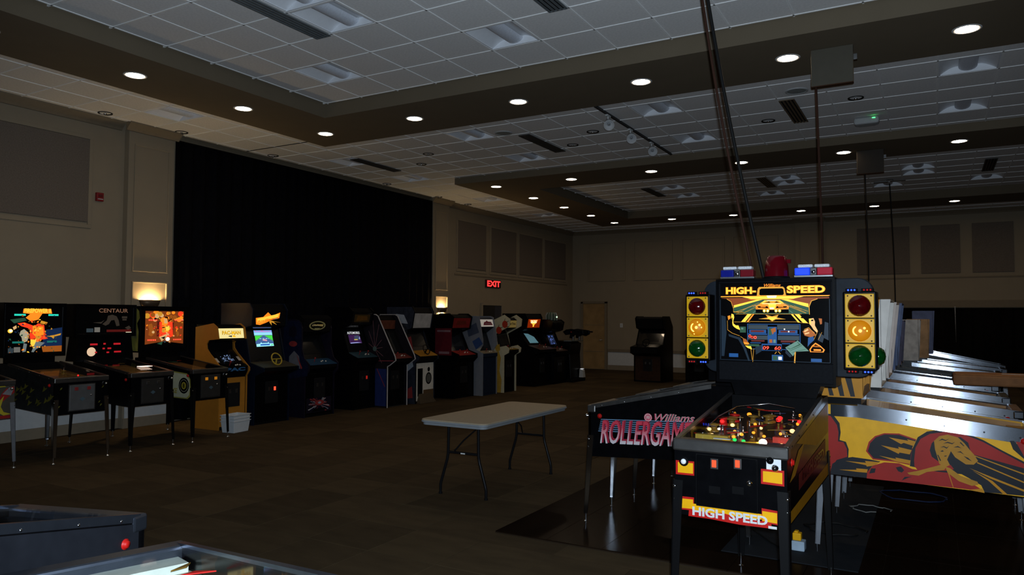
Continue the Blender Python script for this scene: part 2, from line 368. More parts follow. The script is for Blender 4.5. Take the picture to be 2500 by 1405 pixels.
for a0,a1,c0,c1,z in cell_list:
    cx,cy=(a0+a1)/2,(c0+c1)/2
    if n<290 and inview((cx,cy,z),120):
        n+=1
        if abs(a1-a0-T)<.01 and abs(c1-c0-T)<.01:
            if full is None: full=MB().box(-T/2+G,T/2-G,-T/2+G,T/2-G,0,.02).build('ceiling_tile',TILE,ceil); o=full
            else: o=full.copy(); C.objects.link(o)
        else: o=MB().box(-(a1-a0)/2+G,(a1-a0)/2-G,-(c1-c0)/2+G,(c1-c0)/2-G,0,.02).build('ceiling_tile',TILE,ceil)
        o.location=(cx,cy,z)
    else: rest.box(a0+G,a1-G,c0+G,c1-G,z,z+.02)
rest.build('ceiling_tile_field',TILE,ceil,0,'stuff')
for x0,x1,y0,y1,z in bars: MB().box(x0,x1,y0,y1,z-.007,z+.012).build('grid_bar',BAR,ceil)

# ceiling fixtures ------------------------------------------------
LAMPM=glow('lamp_lens',(1.,.77,.53),LAMP*6.5,(.9,.9,.9))
def downlight(x,y,label,group):
    t=thing('recessed_downlight',label,'downlight',(x,y,ZS),0,group)
    MB().lathe([(.095,.03),(.105,.0),(.105,-.004),(.128,-.006),(.132,-.002),(.132,.0)],28).build('trim_ring',WHITE,t)
    MB().lathe([(.0005,-.0015),(.104,-.0015)],28,sm=False).add([],[]).build('lens',LAMPM,t)
A1=[3.70,5.31,6.90,8.49]; BX=[-6.47,-4.75,-3.04,-1.35,.33]
for k,y in enumerate(A1): downlight(-8.24,y,'lit downlight in the soffit along the left wall, %s from the left edge'%ORD[k],'lit soffit downlights')
for k,x in enumerate(BX): downlight(x,8.45,'lit downlight in the near cross soffit, %s from its left corner'%ORD[k],'lit soffit downlights')
for k,y in enumerate([13.74,15.47,17.16,18.88,20.63]): downlight(-8.27,y,'small lit downlight in the far left soffit, %s from the front'%ORD[k],'lit soffit downlights')
for k,x in enumerate([-6.46,-4.74,-3.02,-1.30,.40]): downlight(x,13.74,'lit downlight in the middle cross soffit, %s from the left'%ORD[k],'lit soffit downlights')
for k,x in enumerate([-6.5,-4.76,-3.0,-1.26,.48]): downlight(x,20.62,'tiny lit downlight in the farthest cross soffit, %s from the left'%ORD[k],'lit soffit downlights')
for k,(x,y) in enumerate([(2.05,8.45),(3.75,8.45),(2.1,13.74),(3.8,13.74),(2.2,20.62),(-8.24,2.1),(-8.24,.5)]):
    downlight(x,y,'lit downlight just outside the picture, '+['right of the near cross row','second right of the near cross row','right of the middle cross row','second right of the middle cross row','right of the farthest cross row','at the start of the left soffit','behind the viewer in the left soffit'][k],'lit soffit downlights beyond the frame')
# unlit can lights
def can(x,y,label):
    t=thing('can_light',label,'can light',(x,y,ZO),0,'unlit can lights')
    MB().lathe([(.0005,.02),(.04,.018),(.075,.0),(.098,-.012),(.102,-.006),(.102,.0)],20).build('reflector',mat('can_reflector',(.015,.014,.013),.5),t)
    MB().ball((0,0,-.012),.024,10).build('bulb_tip',CHROME,t)
for x,y,l in ((-10.62,6.39,'unlit can light over the left wall just left of the pilaster'),(-10.62,7.67,'unlit can light at the curtain corner beside the lit pilaster'),
    (-10.65,9.62,'unlit can light above the left half of the black curtain'),(-10.64,12.91,'unlit can light above the right half of the black curtain'),
    (-10.66,14.92,'unlit can light above the far pilaster'),(-10.66,16.26,'unlit can light past the far pilaster'),
    (-8.02,10.90,'unlit can light, nearer of the pair left of the ceiling'),(-8.67,11.56,'unlit can light, farther of the pair left of the ceiling'),
    (-4.72,10.85,'unlit can light beside the track, nearer of its pair'),(-5.39,11.52,'unlit can light beside the track, farther of its pair'),
    (-2.13,11.52,'unlit can light left of the short slot vent'),(-.87,10.89,'unlit can light right of the hanging board')): can(x,y,l)
# troffers: white housing, two curved reflectors, perforated centre basket
TW=mat('troffer_white',(.78,.80,.84),.35,var=.03); TB=mat('troffer_basket',(.62,.65,.72),.5,var=.08,scale=60)
def troffer_proto():
    t=thing('troffer_light','x','ceiling light',(0,0,0),0,'unlit square troffers')
    h=T/2-.008
    b=MB(); b.box(-h,h,-h,-h+.02,-.004,.09); b.box(-h,h,h-.02,h,-.004,.09); b.box(-h,-h+.02,-h+.02,h-.02,-.004,.09); b.box(h-.02,h,-h+.02,h-.02,-.004,.09); b.box(-h,h,-h,h,.09,.10)
    b.build('housing',TW,t)
    for s in (-1,1):
        b=MB(); v=[];f=[]; n=9
        for k in range(n+1):
            a=PI*k/n; xx=s*(h-.02)-s*(k/n)*(h-.11); zz=.004+.078*math.sin(a*.55+.0)
            v+=[(xx,-h+.02,zz),(xx,h-.02,zz)]
        for k in range(n): f.append((2*k,2*k+1,2*k+3,2*k+2) if s>0 else (2*k,2*k+2,2*k+3,2*k+1))
        b.add(v,f,0,True); b.build('reflector',TW,t)
    b=MB(); v=[];f=[]; n=8
    for k in range(n+1):
        a=PI*k/n; v+=[(.10*math.cos(a),-h+.02,.012+.055*(1-math.sin(a))),(.10*math.cos(a),h-.02,.012+.055*(1-math.sin(a)))]
    for k in range(n): f.append((2*k,2*k+1,2*k+3,2*k+2))
    b.add(v,f,0,True); b.build('basket',TB,t)
    return t
tp=troffer_proto()
def row(lst,z,desc):
    global tp_used
    for k,(x,y) in enumerate(lst):
        o=tp if not tp_used else copy_tree(tp); tp_used=True
        o.location=(x+T/2,y+T/2,z); o['label']=desc[k] if k<len(desc) else desc[-1]
tp_used=False
row(TR1,ZR,['unlit troffer beside the long slot vent in the near coffer','unlit troffer at the top edge, behind its neighbour by the long slot vent','unlit troffer nearest the left corner of the near coffer','unlit troffer in the middle of the near coffer below the four-slot vent','unlit troffer at the top edge right of the black ceiling cord','unlit troffer in the near coffer at the top right, above the frame'])
row(TR2,ZO,['unlit troffer in the tile strip beside a round speaker','unlit troffer in the tile strip just before the far soffit corner','unlit troffer right of the white track light','unlit troffer in the tile strip behind the track spotlights','large round-lensed troffer at the upper right, nearer of two','round-lensed troffer at the upper right, farther of two'])
row(TR3,ZR,['far coffer troffer beside its left slot vent','far coffer troffer behind the one at the left slot vent','far coffer troffer beside the middle slot vent, nearer half','far coffer troffer beside the middle slot vent, farther half','far coffer troffer right of the small hanging board, nearer half','far coffer troffer right of the small hanging board, farther half','far coffer troffer at the right, under the right slot vent','slim far troffer at the near edge, left','slim far troffer at the near edge, by the small hanging board','slim far troffer at the near edge, far right','far coffer troffer at its far edge, left','far coffer troffer at its far edge, middle','slim far troffer in the near left corner of the far coffer'])
row(TR4,ZO,['flat unlit troffer above the lit pilaster at left','flat troffer past the far pilaster','flat troffer near the far left corner','dim troffer above the left part of the black curtain','dim troffer above the right part of the black curtain'])
# slot diffusers
SL=mat('vent_slot',(.008,.008,.008),.8)
def vent(x,y0,y1,z,label,m,w=.20):
    t=thing('slot_vent',label,'air vent',(x,(y0+y1)/2,z),0,'slot vents in the ceiling'); h=(y1-y0)/2
    MB().box(-w/2,w/2,-h,h,-.012,-.009).build('backing',SL,t)
    for k in range(5):
        xx=-w/2+.008+k*(w-.016)/4
        MB().box(xx-.011,xx+.011,-h,h,-.022,-.012).build('blade',m,t)
    MB().box(-w/2,w/2,-h-.012,-h,-.022,-.008).box(-w/2,w/2,h,h+.012,-.022,-.008).build('end_cap',m,t)
VG=mat('vent_grey',(.16,.18,.19),.45,.3); VB=mat('vent_dark',(.055,.05,.045),.5,.2); VBR=mat('vent_bronze',(.17,.13,.09),.45,.4)
vent(-5.745,4.6,5.86,ZR,'long grey slot vent in the near coffer beside a troffer',VG)
vent(-3.19,5.2,6.47,ZR,'grey four-slot vent at the top edge of the near coffer',VG)
vent(-5.78,10.48,11.83,ZO,'dark slot vent in the tile strip left of the track light',VB)
vent(-9.49,10.55,11.83,ZO,'dark slot vent above the black curtain',VB)
vent(-1.70,10.5,11.79,ZO,'bronze four-slot vent near the hanging board',VBR)
vent(-5.85,16.5,17.75,ZR,'dark slot vent in the far coffer at left',VB); vent(-3.2,16.4,17.7,ZR,'bronze slot vent in the middle of the far coffer',VBR); vent(1.0,16.5,17.8,ZR,'dark square-looking slot vent at the far right',VB)
# speakers, access point, track
for x,y,l in ((-6.03,10.24,'round ceiling speaker grille beside a troffer'),(-1.52,10.18,'round ceiling speaker grille left of the hanging board')):
    t=thing('ceiling_speaker',l,'speaker',(x,y,ZO),0,'round ceiling speakers')
    MB().lathe([(.115,-.002),(.125,-.012),(.14,-.012),(.145,0)],28).build('rim',LGREY,t)
    MB().lathe([(.0005,-.009),(.116,-.006)],28).build('grille',mat('speaker_grille',(.25,.27,.26),.8,var=.2,scale=90),t)
t=thing('access_point','white wireless access point with a green light on the ceiling','access point',(-.82,12.05,ZO-.01))
MB().prism([(-.17,-.10),(.17,-.10),(.17,.06),(.11,.12),(-.11,.12),(-.17,.06)],'z',-.10,0.0).build('housing',LGREY,t,.03)
MB().box(-.14,.14,-.06,.06,0,.012).build('mount_plate',GREY,t)
MB().box(.08,.12,-.104,-.098,-.03,-.018).build('indicator',glow('led_green',(.05,1,.15),5),t)
t=thing('track_light','white track light with three swivelling spotlights','track light',(-4.10,0,ZO))
MB().box(-.018,.018,9.5,12.98,-.03,0).build('track',mat('track_dark',(.03,.03,.03),.5),t)
for y in (9.98,10.9,11.9):
    h=MB().tube([(0,y,-.03),(0,y,-.12)],.012,8).box(-.02,.02,y-.06,y+.06,-.05,-.03).build('stem',WHITE,t)
    a=Vector((.35,-.75,-.5)).normalized(); c0=Vector((.02,y-.02,-.16))
    b=MB().lathe([(.0005,-.10),(.05,-.10),(.058,-.03),(.058,.02),(.075,.05),(.078,.10),(.066,.10),(.05,.04),(.0005,.02)],20,c0,a); b.build('spot_head',mat('track_white',(.52,.52,.52),.4),t)
    MB().lathe([(.0005,.0),(.02,.01),(.03,.045),(.022,.07),(.0005,.08)],12,c0,a).build('lamp',CHROME,t)
# hanging boards and cords
def cord(pts,r,label,m,name='power_cord'):
    return tag(MB().tube(pts,r,6).build(name,m),label,'power cord',None)
RC=mat('brown_cord',(.030,.010,.005),.7); BC=mat('black_cord',(.004,.004,.004),.6)
BOARD=mat('hanging_board_paint',(.085,.075,.056),.7,var=.04); BOARD2=mat('hanging_board_dark',(.045,.036,.028),.7,var=.04)
for y,l,m in ((8.35,'square tan board hung under the near soffit holding a power cord',BOARD),(13.75,'small dark square board hung under the middle soffit with a cord',BOARD2)):
    t=thing('ceiling_board',l,'ceiling board',(-.89,y,ZS))
    MB().box(-.205,.205,-.03,.03,-.395,-.004).build('panel',m,t,.004); MB().box(-.205,.205,-.032,.032,-.405,-.395).build('bottom_edge',mat('board_edge',(.05,.02,.008),.7),t)
    MB().box(.205,.24,.0,.05,-.16,-.10).build('bracket',STEEL,t)
def sag(p,q,s,n=14,ax=Vector((1,0,0))):
    p,q=Vector(p),Vector(q); return [p.lerp(q,k/n)+ax*s*math.sin(PI*k/n) for k in range(n+1)]
cord(sag((-1.05,8.35,4.21),(-1.00,8.35,.02),.02),.012,'brown power cord dropping straight from the near hanging board',RC)
cord(sag((-.975,13.75,4.21),(-.95,13.75,.9),.02),.012,'thin dark cord dropping from the small hanging board',BC)
cord(sag((-.79,17.95,4.70),(-.72,17.95,1.0),.03),.014,'farthest thin cord hanging from the ceiling bracket',BC)
cord(sag((-1.525,5.42,4.79),(-1.03,5.42,1.95),-.03),.013,'black power cord slanting down from the near coffer to the lit pinball machine',BC)
cord(sag((-1.56,5.45,4.79),(-1.085,5.45,1.85),-.035),.010,'brown power cord running beside the slanting black cord',RC)
t=thing('projector_mount','dark ceiling bracket in the far coffer holding a cord','bracket',(-.80,17.95,4.76))
MB().box(-.30,-.02,-.06,.06,-.03,.0).box(.02,.32,-.05,.05,-.02,-.005).build('bar',DSTEEL,t,.005); MB().tube([(-.1,0,-.02),(-.06,0,.03),(.06,0,.03),(.1,0,-.02)],.012).build('hook',DSTEEL,t)

# ------------------------------------------------------------------ curtains
def curtain(axis,a0,a1,c,z0,z1,amp,per):
    b=MB(); n=int((a1-a0)/.035); v=[];f=[]
    for i in range(n+1):
        a=a0+(a1-a0)*i/n; d=amp*math.sin(2*PI*a/per)+.4*amp*math.sin(2*PI*a/per*2.3+1)
        for z,k in ((z0,1.15),((z0+z1)/2,1.),(z1,.8)):
            v.append((c+d*k,a,z) if axis=='y' else (a,c+d*k,z))
    for i in range(n):
        for k in range(2): f.append((i*3+k,i*3+3+k,i*3+4+k,i*3+1+k))
    return b.add(v,f,0,True)
t=thing('stage_curtain','floor-to-ceiling black stage curtain on the left wall','curtain',(W,11.3,0))
o=curtain('y',7.70-11.3,14.92-11.3,.10,.02,4.63,.035,.26).build('drape',VELVET,t); sm=o.modifiers.new('solid','SOLIDIFY'); sm.thickness=.008
MB().tube([(.12,-3.6,4.625),(.12,3.6,4.625)],.015).build('curtain_rail',BLACKM,t)
t=thing('far_curtain','dark curtain closing the far opening under the brown header','curtain',(0,FY-.1,0))
o=curtain('x',-2.6,6.4,.0,.02,2.06,.028,.3).build('drape',mat('dark_drape',(.0045,.004,.0038),.95,var=.3,spec=.05),t); sm=o.modifiers.new('solid','SOLIDIFY'); sm.thickness=.008
b=MB()
for k in range(27): b.ball((.50+.0004*k,FY-.178,2.08-k*.036),.017-.0005*k,6)  # added beads that shape a pale lit ripple of the curtain
tag(b.build('lit_ripple_beads',mat('ripple_highlight',(.5,.5,.5),.4)),'pale tapering beads standing in for a lit ripple of the far curtain','curtain highlight')

# ------------------------------------------------------------------ wall fittings
SCM=glow('sconce_lamp',(1.,.70,.34),SCONCE*14,(.9,.85,.7))
for yc,l in ((7.30,'lit half-bowl wall sconce on the near pilaster'),(15.30,'lit half-bowl wall sconce on the far pilaster')):
    t=thing('wall_sconce',l,'wall sconce',(W+PIL,yc,1.92),0,'half-bowl wall sconces')
    n=14; b=MB(); v=[]; f=[]
    for z,r in ((.06,.17),(.0,.15),(-.06,.12)):
        for k in range(n+1):
            a=-PI/2+PI*k/n; v.append((r*math.cos(a)*.8,r*math.sin(a),z))
    for j in range(2):
        for k in range(n): f.append((j*(n+1)+k,j*(n+1)+k+1,(j+1)*(n+1)+k+1,(j+1)*(n+1)+k))
    o=b.add(v,f,0,True).build('shade',mat('sconce_bronze',(.10,.07,.045),.45,.5),t); sm=o.modifiers.new('solid','SOLIDIFY'); sm.thickness=.006
    MB().box(0,.02,-.06,.06,-.16,.05).build('back_plate',MATS['sconce_bronze'],t)
    MB().tube([(.05,-.10,.025),(.05,.10,.025)],.022,10).build('upper_lamp',SCM,t)
    MB().tube([(.045,-.07,-.045),(.045,.07,-.045)],.014,10).build('lower_lamp',SCM,t)
t=thing('fire_alarm','small red fire alarm box on the left wall','fire alarm',(W,6.51,3.52))
MB().box(0,.05,-.055,.055,-.065,.065).build('case',mat('alarm_red',(.20,.012,.015),.4),t,.008); MB().box(.05,.055,-.04,.04,-.04,-.028).build('white_bar',LGREY,t); MB().box(.05,.06,-.03,.03,.0,.035).build('pull_handle',mat('alarm_dark',(.10,.008,.01),.4),t,.004)
t=thing('exit_sign','red lit exit sign on the left wall near the double door','exit sign',(W,17.98,2.70))
MB().box(0,.05,-.40,.40,-.11,.11).build('case',mat('exit_case',(.03,.004,.004),.5),t,.01)
EX=glow('exit_red',(1.,.03,.03),2.2)
text('EXIT',t,(.051,0,-.085),(0,1,0),(0,0,1),.17,EX,.72,0,.035,.002)
t=thing('wall_switch','small white switch plate on the far wall','wall switch',(-9.12,FY,1.5))
MB().box(-.05,.05,-.012,0,-.07,.07).build('plate',WHITE,t,.004); MB().box(-.015,.015,-.022,-.012,-.03,.03).build('rocker',LGREY,t)
# ------------------------------------------------------------------ pinball machines
# local frame: x across, y from the player's end (0) to the rear, z up
BULBS=[glow('bulb_warm',(1.,.50,.18),2.6),glow('bulb_amber',(1.,.30,.02),1.6),glow('bulb_red',(1.,.02,.02),1.4),glow('bulb_green',(.02,.7,.12),1.0),glow('bulb_white',(1.,.80,.62),7.)]
GOLD=mat('old_gold',(.16,.085,.012),.35,var=.3)
def leg(par, x, y, ztop, m, sx, sy, spl=.03):
    """angle-iron leg, outer corner edge at (x,y), flanges inward, tapering to a threaded foot"""
    b=MB(); t=.006; zb=.075; a,c=.055,.034
    X0,Y0=x,y; X1,Y1=x+sx*spl*.35,y+sy*spl
    for (dx,dy) in ((1,0),(0,1)):
        wt,wb=a,c
        v=[]
        for (X,Y,z,w) in ((X1,Y1,zb,wb),(X0,Y0,ztop,wt)):
            if dx: q=[(X,Y),(X-sx*w,Y),(X-sx*w,Y-sy*t),(X,Y-sy*t)]
            else:  q=[(X,Y),(X,Y-sy*w),(X-sx*t,Y-sy*w),(X-sx*t,Y)]
            if sx*sy>0: q=q[::-1] if dx else q
            else: q=q if dx else q[::-1]
            v+=[(p[0],p[1],z) for p in q]
        b.hexa(v)
    o=b.build('leg',m,par)
    fx,fy=X1-sx*.014,Y1-sy*.014
    MB().tube([(fx,fy,.010),(fx,fy,.09)],.0065,8).lathe([(.0005,0),(.026,0),(.026,.008),(.010,.016),(.008,.02)],12,(fx,fy,0)).build('leveler_foot',CHROME,o)
    for dz in (.035,.10): MB().lathe([(.0005,.012),(.009,.010),(.012,0)],8,(X0-sx*.012+sx*.004,Y0-sy*.012+sy*.004,ztop-dz),(sx,sy,0)).build('leg_bolt',CHROME,o)
    return o
def decor(par, w, y0, y1, zfun, n, seed, lit=1.0, pal=None):
    """posts, plastics, bumpers and lamps standing on the playfield"""
    r=random.Random(seed); pal=pal or [RED,GOLD,NAVY,GOLD,GREENP]
    for k in range(n):
        x=r.uniform(-w/2+.05,w/2-.05); y=r.uniform(y0,y1); z=zfun(y); q=r.random()
        if q<.30:
            MB().lathe([(.009,0),(.006,.008),(.006,.03),(.009,.034),(.0005,.036)],8,(x,y,z)).build('post',r.choice([CHROME,CHROME,GOLD]),par)
        elif q<.55:
            a=r.uniform(0,PI); s=r.uniform(.02,.05); pts=[(x+s*math.cos(a)*1.6,y+s*math.sin(a)*1.6),(x-s*math.sin(a)*.6,y+s*math.cos(a)*.6),(x-s*math.cos(a)*1.2,y-s*math.sin(a)*1.2)]
            MB().prism(pts,'z',z+.034,z+.038).build('plastic',r.choice(pal),par)
        elif q<.64:
            b=MB().lathe([(.030,0),(.030,.012),(.018,.014),(.018,.036),(.034,.038),(.032,.046),(.0005,.052)],14,(x,y,z)); b.build('bumper',r.choice([RED,GOLD,GOLD]),par)
        elif q<.72: MB().tube([(x-.03,y-.02,z+.03),(x,y,z+.038),(x+.03,y+.03,z+.03)],.0028,6).build('wire_guide',CHROME,par)
        else:
            m=r.choice([BULBS[0],BULBS[1],BULBS[1],BULBS[1],BULBS[2],GOLD,CHROME] if lit else [OFFW]); MB().ball((x,y,z+.018),.008+.003*r.random(),8).build('bulb',m,par)
def pinball(label, loc, rz, w=.57, L=1.30, zf=.97, zr=1.20, hf=.40, hr=.60, side=BLACK, front=BLACK, rail=STEEL, rh=.03, legm=CHROME, head=None, pf=None,
            group='pinball machines', ndec=14, seed=1, lit=1, door=None, door_lights=None, apron=BLACK, zbot=None, glass=True, inner=None):
    t=thing('pinball_machine',label,'pinball machine',loc,rz,group)
    zb=zf-hf; zbr=zr-hr; ye=L
    yh=L-.26                                   # where the glass ends and the head's foot begins
    def zt(y): return zf+(zr-zf)*min(y,yh)/yh
    prof=[(0,zb),(L,zbr),(L,zr),(yh,zr),(0,zf)]
    b=MB()
    for s in (-1,1): b.prism(prof,'x',min(s*w/2,s*(w/2-.018)),max(s*w/2,s*(w/2-.018)))
    b.prism([(.018,zb+.02),(L-.018,zbr+.02),(L-.018,zbr+.032),(.018,zb+.032)],'x',-w/2+.018,w/2-.018)
    b.box(-w/2+.018,w/2-.018,L-.018,L,zbr,zr); b.box(-w/2+.018,w/2-.018,yh,L-.018,zr-.02,zr)
    b.build('cabinet',side,t)
    MB().box(-w/2,w/2,-.004,.018,zb,zf-.045).build('front_panel',front,t)
    for s in (-1,1):
        x0,x1=s*(w/2-.020),s*(w/2+.003); x0,x1=min(x0,x1),max(x0,x1); o0,o1=(w/2,w/2+.003) if s>0 else (-w/2-.003,-w/2)
        ye_=yh+.18 if rh>.05 else yh; zt2=lambda y: zf+(zr-zf)*y/yh if y<=yh else zr
        b=MB(); b.prism([(.02,zt(.02)),(yh,zt(yh)),(yh,zt(yh)+.012),(.02,zt(.02)+.012)],'x',x0,x1)
        b.prism([(.03,zt(.03)-rh),(yh,zt(yh)-rh),(ye_,zr-rh),(ye_,zr),(yh,zt(yh)),(.03,zt(.03))],'x',o0,o1)
        rr=b.build('side_rail',rail,t)
        for yy in (.12,.32,.55,.78): MB().lathe([(.0005,.003),(.005,.002),(.006,0)],8,(s*(w/2+.003),yy,zt(yy)-rh*.55),(s,0,0)).build('rail_screw',CHROME if rh<.06 else DSTEEL,rr)
        fb=MB().lathe([(.020,0),(.020,.005),(.014,.006),(.013,.014),(.0005,.015)],14,(s*(w/2+.002),.10,zf-.075 if rh<.06 else zf-.055),(s,0,0)); fb.build('flipper_button',RED,t)
    MB().box(-w/2-.008,w/2+.008,-.014,.062,zf-.05,zf+.014).build('lock_bar',rail if rail is not BLACK else DSTEEL,t,.010)
    if glass: MB().prism([(.062,zt(.062)+.003),(yh,zt(yh)+.003),(yh,zt(yh)+.007),(.062,zt(.062)+.007)],'x',-w/2+.022,w/2-.022).build('playfield_glass',GLASS,t)
    pz=lambda y: zf-.065+(zr-.085-zf+.065)*y/yh
    pfo=MB().prism([(.03,pz(.03)-.014),(yh-.01,pz(yh)-.014),(yh-.01,pz(yh)),(.03,pz(.03))],'x',-w/2+.02,w/2-.02).build('playfield',pf or mat('playfield_wood',(.16,.09,.03),.35,var=.45,scale=9),t)
    if inner:
        for s in (-1,1):
            x0=s*(w/2-.0185); x1=s*(w/2-.0215); MB().prism([(.07,pz(.07)),(yh-.01,pz(yh)),(yh-.01,zr-.005),(.07,zf-.005)],'x',min(x0,x1),max(x0,x1)).build('inner_side',inner,t)
    MB().prism([(.03,pz(.03)),(.16,pz(.16)),(.16,pz(.16)+.030),(.03,pz(.03)+.040)],'x',-w/2+.03,w/2-.03).build('apron',apron,t)
    MB().box(-w/2+.02,w/2-.02,yh-.02,yh-.005,pz(yh)-.02,zr).build('rear_panel',BLACKM,t)
    decor(pfo,w,.20,yh-.06,pz,ndec,seed,lit)
    if door is not None:
        dw,dh=.30,.30; zc=zb+hf*.45
        d=MB().box(-dw/2,dw/2,-.016,-.004,zc-dh/2,zc+dh/2).build('coin_door',door,t,.004)
        MB().box(-dw/2-.01,dw/2+.01,-.010,-.003,zc-dh/2-.01,zc+dh/2+.01).build('door_frame',DSTEEL,d)
        for s in (-1,1):
            MB().box(s*.075-.022,s*.075+.022,-.024,-.016,zc+.085,zc+.125).build('coin_entry',door_lights or DSTEEL,d,.003)
        MB().lathe([(.0005,.012),(.010,.012),(.012,0)],10,(.1,-.016,zc+.02),(0,-1,0)).build('lock',CHROME,d)
        MB().prism([(-.035,zc-.02),(0,zc-.045),(.035,zc-.02),(0,zc+.005)],'y',-.019,-.016).build('emblem',mat('door_emblem',(.10,.16,.20),.4,.5),d)
    MB().lathe([(.0005,.05),(.014,.046),(.017,.036),(.008,.028),(.007,.0)],12,(w/2-.05,-.004,zf-.085),(0,-1,0)).lathe([(.022,.004),(.026,0)],12,(w/2-.05,-.004,zf-.085),(0,-1,0)).build('plunger',CHROME,t)
    lt=zb+.18
    for sx in (-1,1):
        leg(t,sx*(w/2+.007),-.010,lt,legm,sx,-1); leg(t,sx*(w/2+.007),L+.006,zbr+.16,legm,sx,1)
    if head:
        hw,z0,z1,d=head['w'],head['z0'],head['z1'],head.get('d',.24); hm=head.get('mat',BLACK); ti=head.get('tilt',0.)
        y0=head.get('y',L-.26); bt=.016
        MB().prism([(-head.get('nw',w*.8)/2,zr-.01),(head.get('nw',w*.8)/2,zr-.01),(head.get('nw2',w*.8)/2,z0),(-head.get('nw2',w*.8)/2,z0)],'y',y0+.02,y0+d-.02).build('head_foot',head.get('footm',BLACK),t)
        dz=z1-z0
        def yy(z): return y0-ti*(z-z0)/dz
        b=MB()
        for s in (-1,1):
            b.prism([(y0,z0),(y0+d,z0),(y0+d-ti*.4,z1),(yy(z1),z1)],'x',min(s*hw/2,s*(hw/2-bt)),max(s*hw/2,s*(hw/2-bt)))
        b.box(-hw/2+bt,hw/2-bt,y0,y0+d,z0,z0+bt); b.hexa([(-hw/2+bt,yy(z1),z1-bt),(hw/2-bt,yy(z1),z1-bt),(hw/2-bt,y0+d-ti*.4,z1-bt),(-hw/2+bt,y0+d-ti*.4,z1-bt),(-hw/2+bt,yy(z1),z1),(hw/2-bt,yy(z1),z1),(hw/2-bt,y0+d-ti*.4,z1),(-hw/2+bt,y0+d-ti*.4,z1)])
        b.box(-hw/2+bt,hw/2-bt,y0+d-.012,y0+d,z0,z1-.005)
        ho=b.build('head',hm,t)
        if head.get('edge'):
            MB().box(-hw/2,-hw/2+bt,y0-.003,y0+.0,z0,z1).box(hw/2-bt,hw/2,y0-.003,y0,z0,z1).build('edge_strip',head['edge'],ho)
        if head.get('glass',True):
            fr=head.get('frame',.035); fz0=head.get('panel',.0)
            b=MB(); b.box(-hw/2+bt,hw/2-bt,y0+.004,y0+.016,z0+bt,z0+fr+fz0); b.box(-hw/2+bt,hw/2-bt,y0+.004,y0+.016,z1-fr,z1-bt); b.box(-hw/2+bt,-hw/2+fr,y0+.004,y0+.016,z0+fr+fz0,z1-fr); b.box(hw/2-fr,hw/2-bt,y0+.004,y0+.016,z0+fr+fz0,z1-fr)
            if ti:
                for i,q in enumerate(b.v): b.v[i]=(q[0],q[1]-ti*(q[2]-z0)/dz,q[2])
            b.build('glass_frame',head.get('fm',BLACK),ho,.003)
            gx0,gx1,gz0,gz1=-hw/2+fr,hw/2-fr,z0+fr+fz0,z1-fr
            if head.get('bg'):
                gw,gh=gx1-gx0,gz1-gz0
                bgo=MB().box(gx0,gx1,y0+.014,y0+.018,gz0,gz1)
                for i,q in enumerate(bgo.v): bgo.v[i]=(q[0],q[1]-ti*(q[2]-z0)/dz,q[2])
                bo=bgo.build('backglass',BLACK,ho)
                head['bg'](bo,(gx0,yy(gz0)+.0135,gz0),Vector((1,0,0))*gw,Vector((0,-ti*gh/dz,gh)),gw,gh)
    return t
def N(key,rgb,s): return glow(key,rgb,s)
# back-lit print colours
BO,BYL,BWH=N('backlit_orange',(1.,.26,.015),.95),N('backlit_yellow',(1.,.56,.05),1.1),N('backlit_white',(1.,.88,.6),1.5)
BGR,BBR,BRD=N('backlit_green',(.02,.075,.04),.8),N('backlit_brown',(.22,.045,.008),.8),N('backlit_red',(1.,.045,.012),1.0)
BBL,BST,BSK=N('backlit_blue',(.008,.06,.20),.9),N('backlit_steel',(.03,.045,.055),.8),N('backlit_skin',(.85,.50,.20),.7)
BDK=N('backlit_darkred',(.10,.01,.006),.8); BTE=N('backlit_teal',(.10,.20,.16),.9); BCY=N('display_cyan',(.02,.62,.45),1.0); BK=mat('print_black',(.003,.003,.0035),.14)
BGD=N('backlit_gold',(.75,.34,.03),.7); DISP=N('display_red',(1.,.06,.03),2.0); BDO=N('backlit_dim_orange',(.35,.09,.01),.8)

